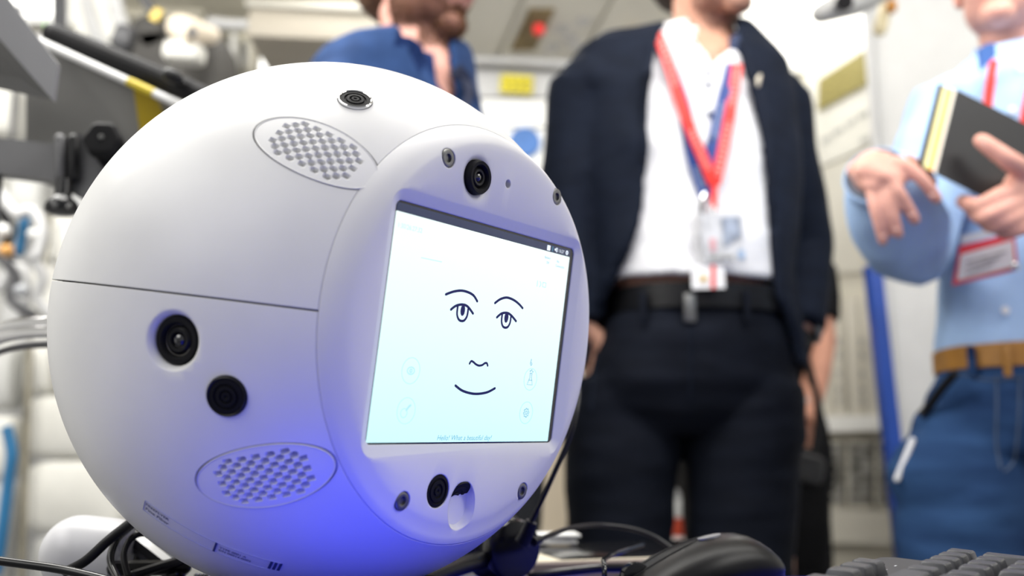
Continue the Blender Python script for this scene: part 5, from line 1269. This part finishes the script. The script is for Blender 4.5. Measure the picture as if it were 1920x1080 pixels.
# nails
def nail(p, d, parent, r=.0052):
    M = Matrix.Translation(p) @ V((0, -1, .1)).to_track_quat('Z', 'Y').to_matrix().to_4x4() @ Matrix.Rotation(d, 4, 'Z')
    B().loft([[M @ V((r * .8 * cos(t * pi / 8), r * 1.1 * sin(t * pi / 8), z)) for t in range(16)] for z in (-.002, .0004)]).obj('nail', mat('nail', (.72, .42, .35), .25, var=.03), parent)
TB = bvh(bm3)
for (x, y, a_) in ((1846, 268, .8), (1749, 363, -.8), (1710, 399, -.5), (1681, 427, -.3), (1656, 439, -.2)):
    p = hit(TB, x, y, -.0008)
    if p: nail(p, a_, m3, .0042)
M_ls = mat('light_blue_shirt', (.39, .56, .82), .8, spec=.12, var=.05, scale=16, bump=.25, bscale=45)
b = B(); torso(b, [(c, hw * .98, hd) for c, hw, hd in rows3], YC)
b.tube([s3L, s3L.lerp(e3L, .5), e3L, e3L.lerp(w3L, .35), e3L.lerp(w3L, .72), e3L.lerp(w3L, .90)], [.064, .062, .064, .062, .052, .040], 22)
b.ell(s3L + V((.02, 0, 0)), (.07, .07, .055)); b.ell(e3L + V((0, .0, .012)), (.060, .062, .062))
b.tube([s3R, s3R.lerp(e3R, .5), e3R, e3R.lerp(w3R, .4), e3R.lerp(w3R, .8)], [.064, .060, .056, .052, .042], 22)
sh3 = remesh(b, .006, 3, wrinkle=(.009, (9, 9, 7), 41), name='shirt'); link('shirt', sh3, M_ls, m3)
S3 = bvh(sh3)
# cuff with a dark inside
cd_ = (w3L - e3L).normalized(); CMx = cd_.to_track_quat('Z', 'Y').to_matrix().to_4x4(); CMx.translation = e3L.lerp(w3L, .88)
B().lathe([(.038, -.02), (.043, -.018), (.044, .016), (.041, .020), (.037, .018)], CMx, 30).obj('cuff', M_ls, m3)
B().lathe([(.0375, .0), (.0405, .019), (.0385, .021), (.0355, .019)], CMx, 30).obj('cuff_lining', mat('cuff_grey', (.12, .14, .18), .7, var=.1), m3)
M_dbl = mat('collar_blue', (.05, .14, .42), .7, var=.08)
collar(at(1912, 118, Y3 - .0), .060, M_ls, M_dbl, YC - .3, m3, h=.05)
P_ = [at(x, y, Y3 - .115) for x, y in ((1835, 92), (1850, 82), (1866, 80), (1868, 104), (1850, 122), (1840, 132))]
B().loft([P_, [p + V((0, .006, 0)) for p in P_]]).obj('collar_tip', M_dbl, m3)
for (x, y) in ((1914, 128), (1899, 206), (1885, 582), (1886, 480)):
    p = hit(S3, x, y, .002)
    if p: B().lathe([(.0004, .002), (.0055, .002), (.006, 0)], Matrix.Translation(p) @ Matrix.Rotation(pi / 2, 4, 'X'), 16).obj('button', M_wht2, m3)
M_jn = mat('denim', (.008, .022, .070), .85, spec=.1, scale=3.2, bump=.3, bscale=60, col2=(.030, .075, .18), stretch=(1, 1, 4))
b = B(); torso(b, dens([prow(664, 1786, 2030, Y3, .112, YC), prow(720, 1766, 2045, Y3, .124, YC), prow(800, 1742, 2060, Y3, .128, YC), prow(850, 1735, 2060, Y3, .115, YC)], 3), YC)
for h, k_, a_ in ((at(1822, 790, Y3), at(1795, 1010, Y3 - .03), n1), (at(1990, 800, Y3 + .01), at(1985, 1010, Y3 + .0), n2_)):
    kk = V((a_.x + .012, a_.y - .03, .45)); b.tube([h, h.lerp(k_, .5), k_, kk, V((a_.x, a_.y, .25)), V((a_.x, a_.y, .05))], [.078, .092, .086, .074, .066, .064], 24)
b.ell(at(1768, 900, Y3 - .03), (.075, .075, .075))
jn = remesh(b, .006, 8, wrinkle=(.006, (5, 5, 17), 51), name='jeans'); jno = link('jeans', jn, M_jn, m3)
JN = bvh(jn)
M_th = mat('jean_thread', (.06, .09, .15), .7, var=.2, scale=200)
for pts in ([(1868, 705), (1869, 760), (1868, 830), (1876, 878)], [(1912, 705), (1910, 790), (1902, 860), (1884, 884)], [(1800, 700), (1850, 712), (1920, 708)], [(1782, 712), (1760, 745), (1738, 775)]):
    Q_ = [hit(JN, q.x, q.y, .0005) for q in smoothline([(x, y, 0) for x, y in pts], 5)]; Q_ = [q for q in Q_ if q]
    if len(Q_) > 2: B().tube(Q_, .0016, 6).obj('seam', M_th, jno)
M_tan = mat('tan_leather', (.36, .17, .035), .45, var=.12, scale=30, bump=.1)
b3 = belt(prow(677, 1782, 2032, Y3, .115, YC), M_tan, m3, YC, h=.036)
for x in (1820, 1886):
    p = hit(JN, x, 690, .012)
    if p: B().box(V((p.x, p.y - .004, at(x, 678, p.y).z)), (.010, .008, .044), bev=.002).obj('belt_loop', M_jn if x == 1820 else M_tan, m3)
for a_, sg in ((n1, -.3), (n2_, -.2)): shoe(V((a_.x, a_.y, 0)), sg, M_blk, m3)
ph = thing('pocket_device', at(1705, 860, Y3 - .02), 'dark device with a pale edge clipped at the hip of the man in jeans', 'phone')
P_ = [at(1712, 826, Y3 - .05), at(1734, 830, Y3 - .05), at(1700, 902, Y3 - .05), at(1682, 898, Y3 - .05)]
B().loft([P_, [p + V((.004, .012, 0)) for p in P_]]).obj('device_body', M_blk, ph)
B().tube([at(1711, 826, Y3 - .055), at(1682, 898, Y3 - .055)], .0045, 8, rnd=True).obj('device_edge', M_wht2, ph)
kh = thing('key_strap', at(1745, 760, Y3 - .02), 'black strap hanging from the jeans belt loop above the hip device', 'strap')
B().tube(smoothline([at(1792, 700, Y3 - .10), at(1765, 730, Y3 - .07), at(1742, 762, Y3 - .04), at(1726, 778, Y3 - .03)], 5), .0065, 10).obj('strap', M_blk, kh)
# badge and lanyard of the third man
l3 = thing('badge_lanyard', at(1850, 480, Y3 - .15), 'red bordered white name badge on a red lanyard worn over the light blue shirt', 'badge')
strip_on(S3, [(1864, 112), (1858, 150), (1852, 195), (1846, 300), (1850, 420)], .006, .014, 'strap', M_lr, l3, Y3 - .12)
strip_on(S3, [(1938, 150), (1926, 200), (1908, 300), (1880, 420)], .006, .014, 'strap', M_lr, l3, Y3 - .12)
bq = badge(l3, [(1800, 461), (1902, 436), (1910, 506), (1787, 535)], Y3 - .160, mat('badge_red', (.78, .05, .07), .4, var=.05), th=.003)
badge(bq, [(1802, 477), (1899, 450), (1903, 499), (1795, 526)], Y3 - .1625, mat('badge_paper', (.80, .78, .78), .4, var=.03), 'badge_paper', .001)
badge(bq, [(1804, 442), (1880, 425), (1896, 434), (1802, 458)], Y3 - .158, mat('badge_clear', (.62, .66, .70), .2, var=.05), 'badge_holder', .002)
for i_ in range(3):
    badge(bq, [(1812, 490 + i_ * 11), (1886 - i_ * 12, 471 + i_ * 11), (1886 - i_ * 12, 474 + i_ * 11), (1812, 493 + i_ * 11)], Y3 - .164, M_mark, 'printed_line', .0005)
B().ell(at(1904, 499, Y3 - .165), (.006, .004, .006)).obj('badge_stud', M_chrome, bq)
# notebook held in the hand
nb = thing('notebook', at(1810, 340, 1.18), 'black notebook with yellow and orange page edges held by the man in light blue', 'notebook')
fa, fb, fc, fd = at(1757, 328, 1.185), at(1796, 168, 1.20), at(1952, 246, 1.215), at(1905, 392, 1.20)
fd = fa + (fc - fb)
tv = at(1738, 318, 1.215) - fa
def bslab(name, off0, off1, m, inset=0):
    ctr = (fa + fb + fc + fd) / 4
    Q_ = [p.lerp(ctr, inset) for p in (fa, fb, fc, fd)]
    return B().loft([[p + tv * off0 for p in Q_], [p + tv * off1 for p in Q_]]).obj(name, m, nb)
bslab('front_cover', 0, .14, mat('notebook_black', (.010, .010, .011), .5, var=.15, bump=.05)); bslab('back_cover', 1.55, 1.95, M_blk)
for i_, (c_, nm) in enumerate((((.80, .78, .70), 'white_pages'), ((.75, .30, .10), 'orange_pages'), ((.85, .70, .25), 'yellow_pages'), ((.80, .74, .40), 'yellow_pages'))):
    bslab(nm, .14 + i_ * .35, .14 + (i_ + 1) * .35, mat('page%d' % i_, c_, .7, var=.05), .02 + .008 * (i_ % 2))

# ================================================= person in black behind the man in the suit
m4 = thing('person', (at(1410, 700, 2.35).x, 2.40, 0), 'person in black clothes with a bare forearm holding a phone, mostly hidden behind the suit', 'person')
Y4 = 2.38; x4 = at(1405, 700, Y4).x
rows4 = [(V((x4, Y4, z)), hw, hd) for z, hw, hd in ((1.40, .07, .06), (1.37, .13, .08), (1.33, .17, .10), (1.22, .175, .115), (1.05, .15, .11), (.95, .155, .115), (.80, .18, .12))]
HM4 = headM(V((x4, Y4 - .02, 1.535)), .5); b = B(); head_prims(b, HM4, s=.95)
b.tube([V((x4, Y4, 1.36)), V((x4, Y4 - .005, 1.48))], [.052, .048], 16, rnd=True)
torso(b, [(c, hw * .8, hd * .8) for c, hw, hd in dens(rows4, 3)], 0)
s4, e4, w4 = V((x4 + .17, Y4, 1.30)), at(1540, 640, 2.34), at(1512, 792, 2.22)
s5, e5, w5 = V((x4 - .17, Y4, 1.30)), V((x4 - .20, Y4, 1.04)), V((x4 - .10, Y4 - .12, .92))
b.tube([s4, e4, at(1530, 700, 2.30), w4], [.042, .036, .034, .024], 14, rnd=True); b.tube([s5, e5, w5], [.04, .034, .024], 14, rnd=True)
b.tube([w4, at(1508, 812, 2.21), at(1504, 830, 2.20)], [.026, .036, .030], 14, rnd=True, sx=1.0, sy=.6)
for q in range(4): finger(b, [at(1512 - q * 2, 806 + q * 9, 2.20), at(1494, 808 + q * 9, 2.165), at(1480, 812 + q * 8, 2.18)], .0095)
finger(b, [at(1522, 800, 2.20), at(1512, 780, 2.17), at(1502, 770, 2.16)], .0100)
b.tube([w5, w5 + V((.03, -.03, -.03)), w5 + V((.05, -.05, -.05))], [.024, .034, .03], 14, rnd=True, sy=.6)
for q in range(4): finger(b, [w5 + V((.05 + .012 * q, -.05, -.05)), w5 + V((.06 + .014 * q, -.07, -.08)), w5 + V((.06 + .014 * q, -.06, -.11))], .008)
l1, l2 = V((x4 - .08, Y4, .82)), V((x4 + .085, Y4, .82))
legs(b, (l1, l2), (V((l1.x, Y4, .45)), V((l2.x, Y4, .45))), (V((l1.x, Y4, .09)), V((l2.x, Y4, .09))), (.075, .05, .036))
for a_ in (l1, l2): b.tube([V((a_.x, Y4, .08)), V((a_.x, Y4 - .1, .04))], [.034, .026], 12, rnd=True)
link('body', remesh(b, .005, 3, name='body'), mat('skin_warm', (.62, .30, .20), .5, var=.1, scale=25), m4)
face_parts(HM4, m4, (.04, .025, .015), s=.95)
M_bc = mat('black_cloth', (.008, .008, .009), .8, spec=.1, var=.2, scale=15, bump=.2)
b = B(); torso(b, dens(rows4, 4), 0, .006)
for s_, e_ in ((s4, e4), (s5, e5)): b.tube([s_, s_.lerp(e_, .45), s_.lerp(e_, .72)], [.06, .056, .052], 18)
b.tube([e4, at(1531, 700, 2.31)], [.0, .0], 3) if False else None
link('top', remesh(b, .007, 3, wrinkle=(.004, (8, 8, 8), 3), name='top'), M_bc, m4)
b = B(); torso(b, [(V((x4, Y4, z)), hw, .125) for z, hw in ((.96, .165), (.90, .18), (.82, .19), (.76, .185))], 0)
for a_ in (l1, l2): b.tube([V((a_.x, Y4, .82)), V((a_.x, Y4, .45)), V((a_.x, Y4, .05))], [.098, .085, .07], 22)
link('trousers', remesh(b, .008, 3, wrinkle=(.004, (6, 6, 12), 5), name='trousers'), M_bc, m4)
for a_ in (l1, l2): shoe(V((a_.x, Y4, 0)), 0, M_blk, m4)
b4 = thing('black_bag', at(1500, 900, 2.2), 'black shoulder bag hanging beside the leg of the person in black', 'bag')
pad(1445, 838, 1542, 1078, 2.12, M_bc, .10, 'bag_body', 0, b4); pad(1450, 846, 1538, 905, 2.10, mat('bag_grey', (.03, .03, .032), .7, var=.15), .09, 'bag_flap', .25, b4)
B().tube(smoothline([at(1528, 850, 2.12), at(1536, 780, 2.2), at(1524, 720, 2.25), at(1500, 640, 2.3)], 6), .010, 10).obj('bag_strap', M_bc, b4)
p4 = thing('phone', at(1497, 780, 2.17), 'silver and grey phone held in the hand of the person in black', 'phone')
P_ = [at(1486, 752, 2.165), at(1510, 756, 2.165), at(1506, 808, 2.165), at(1482, 804, 2.165)]
B().loft([P_, [p + V((.004, .010, 0)) for p in P_]]).obj('phone_body', mat('phone_grey', (.28, .29, .31), .3, metal=.4, var=.3, scale=60), p4)
B().ell(at(1508, 750, 2.16), (.009, .006, .009)).obj('phone_charm', M_chrome, p4)
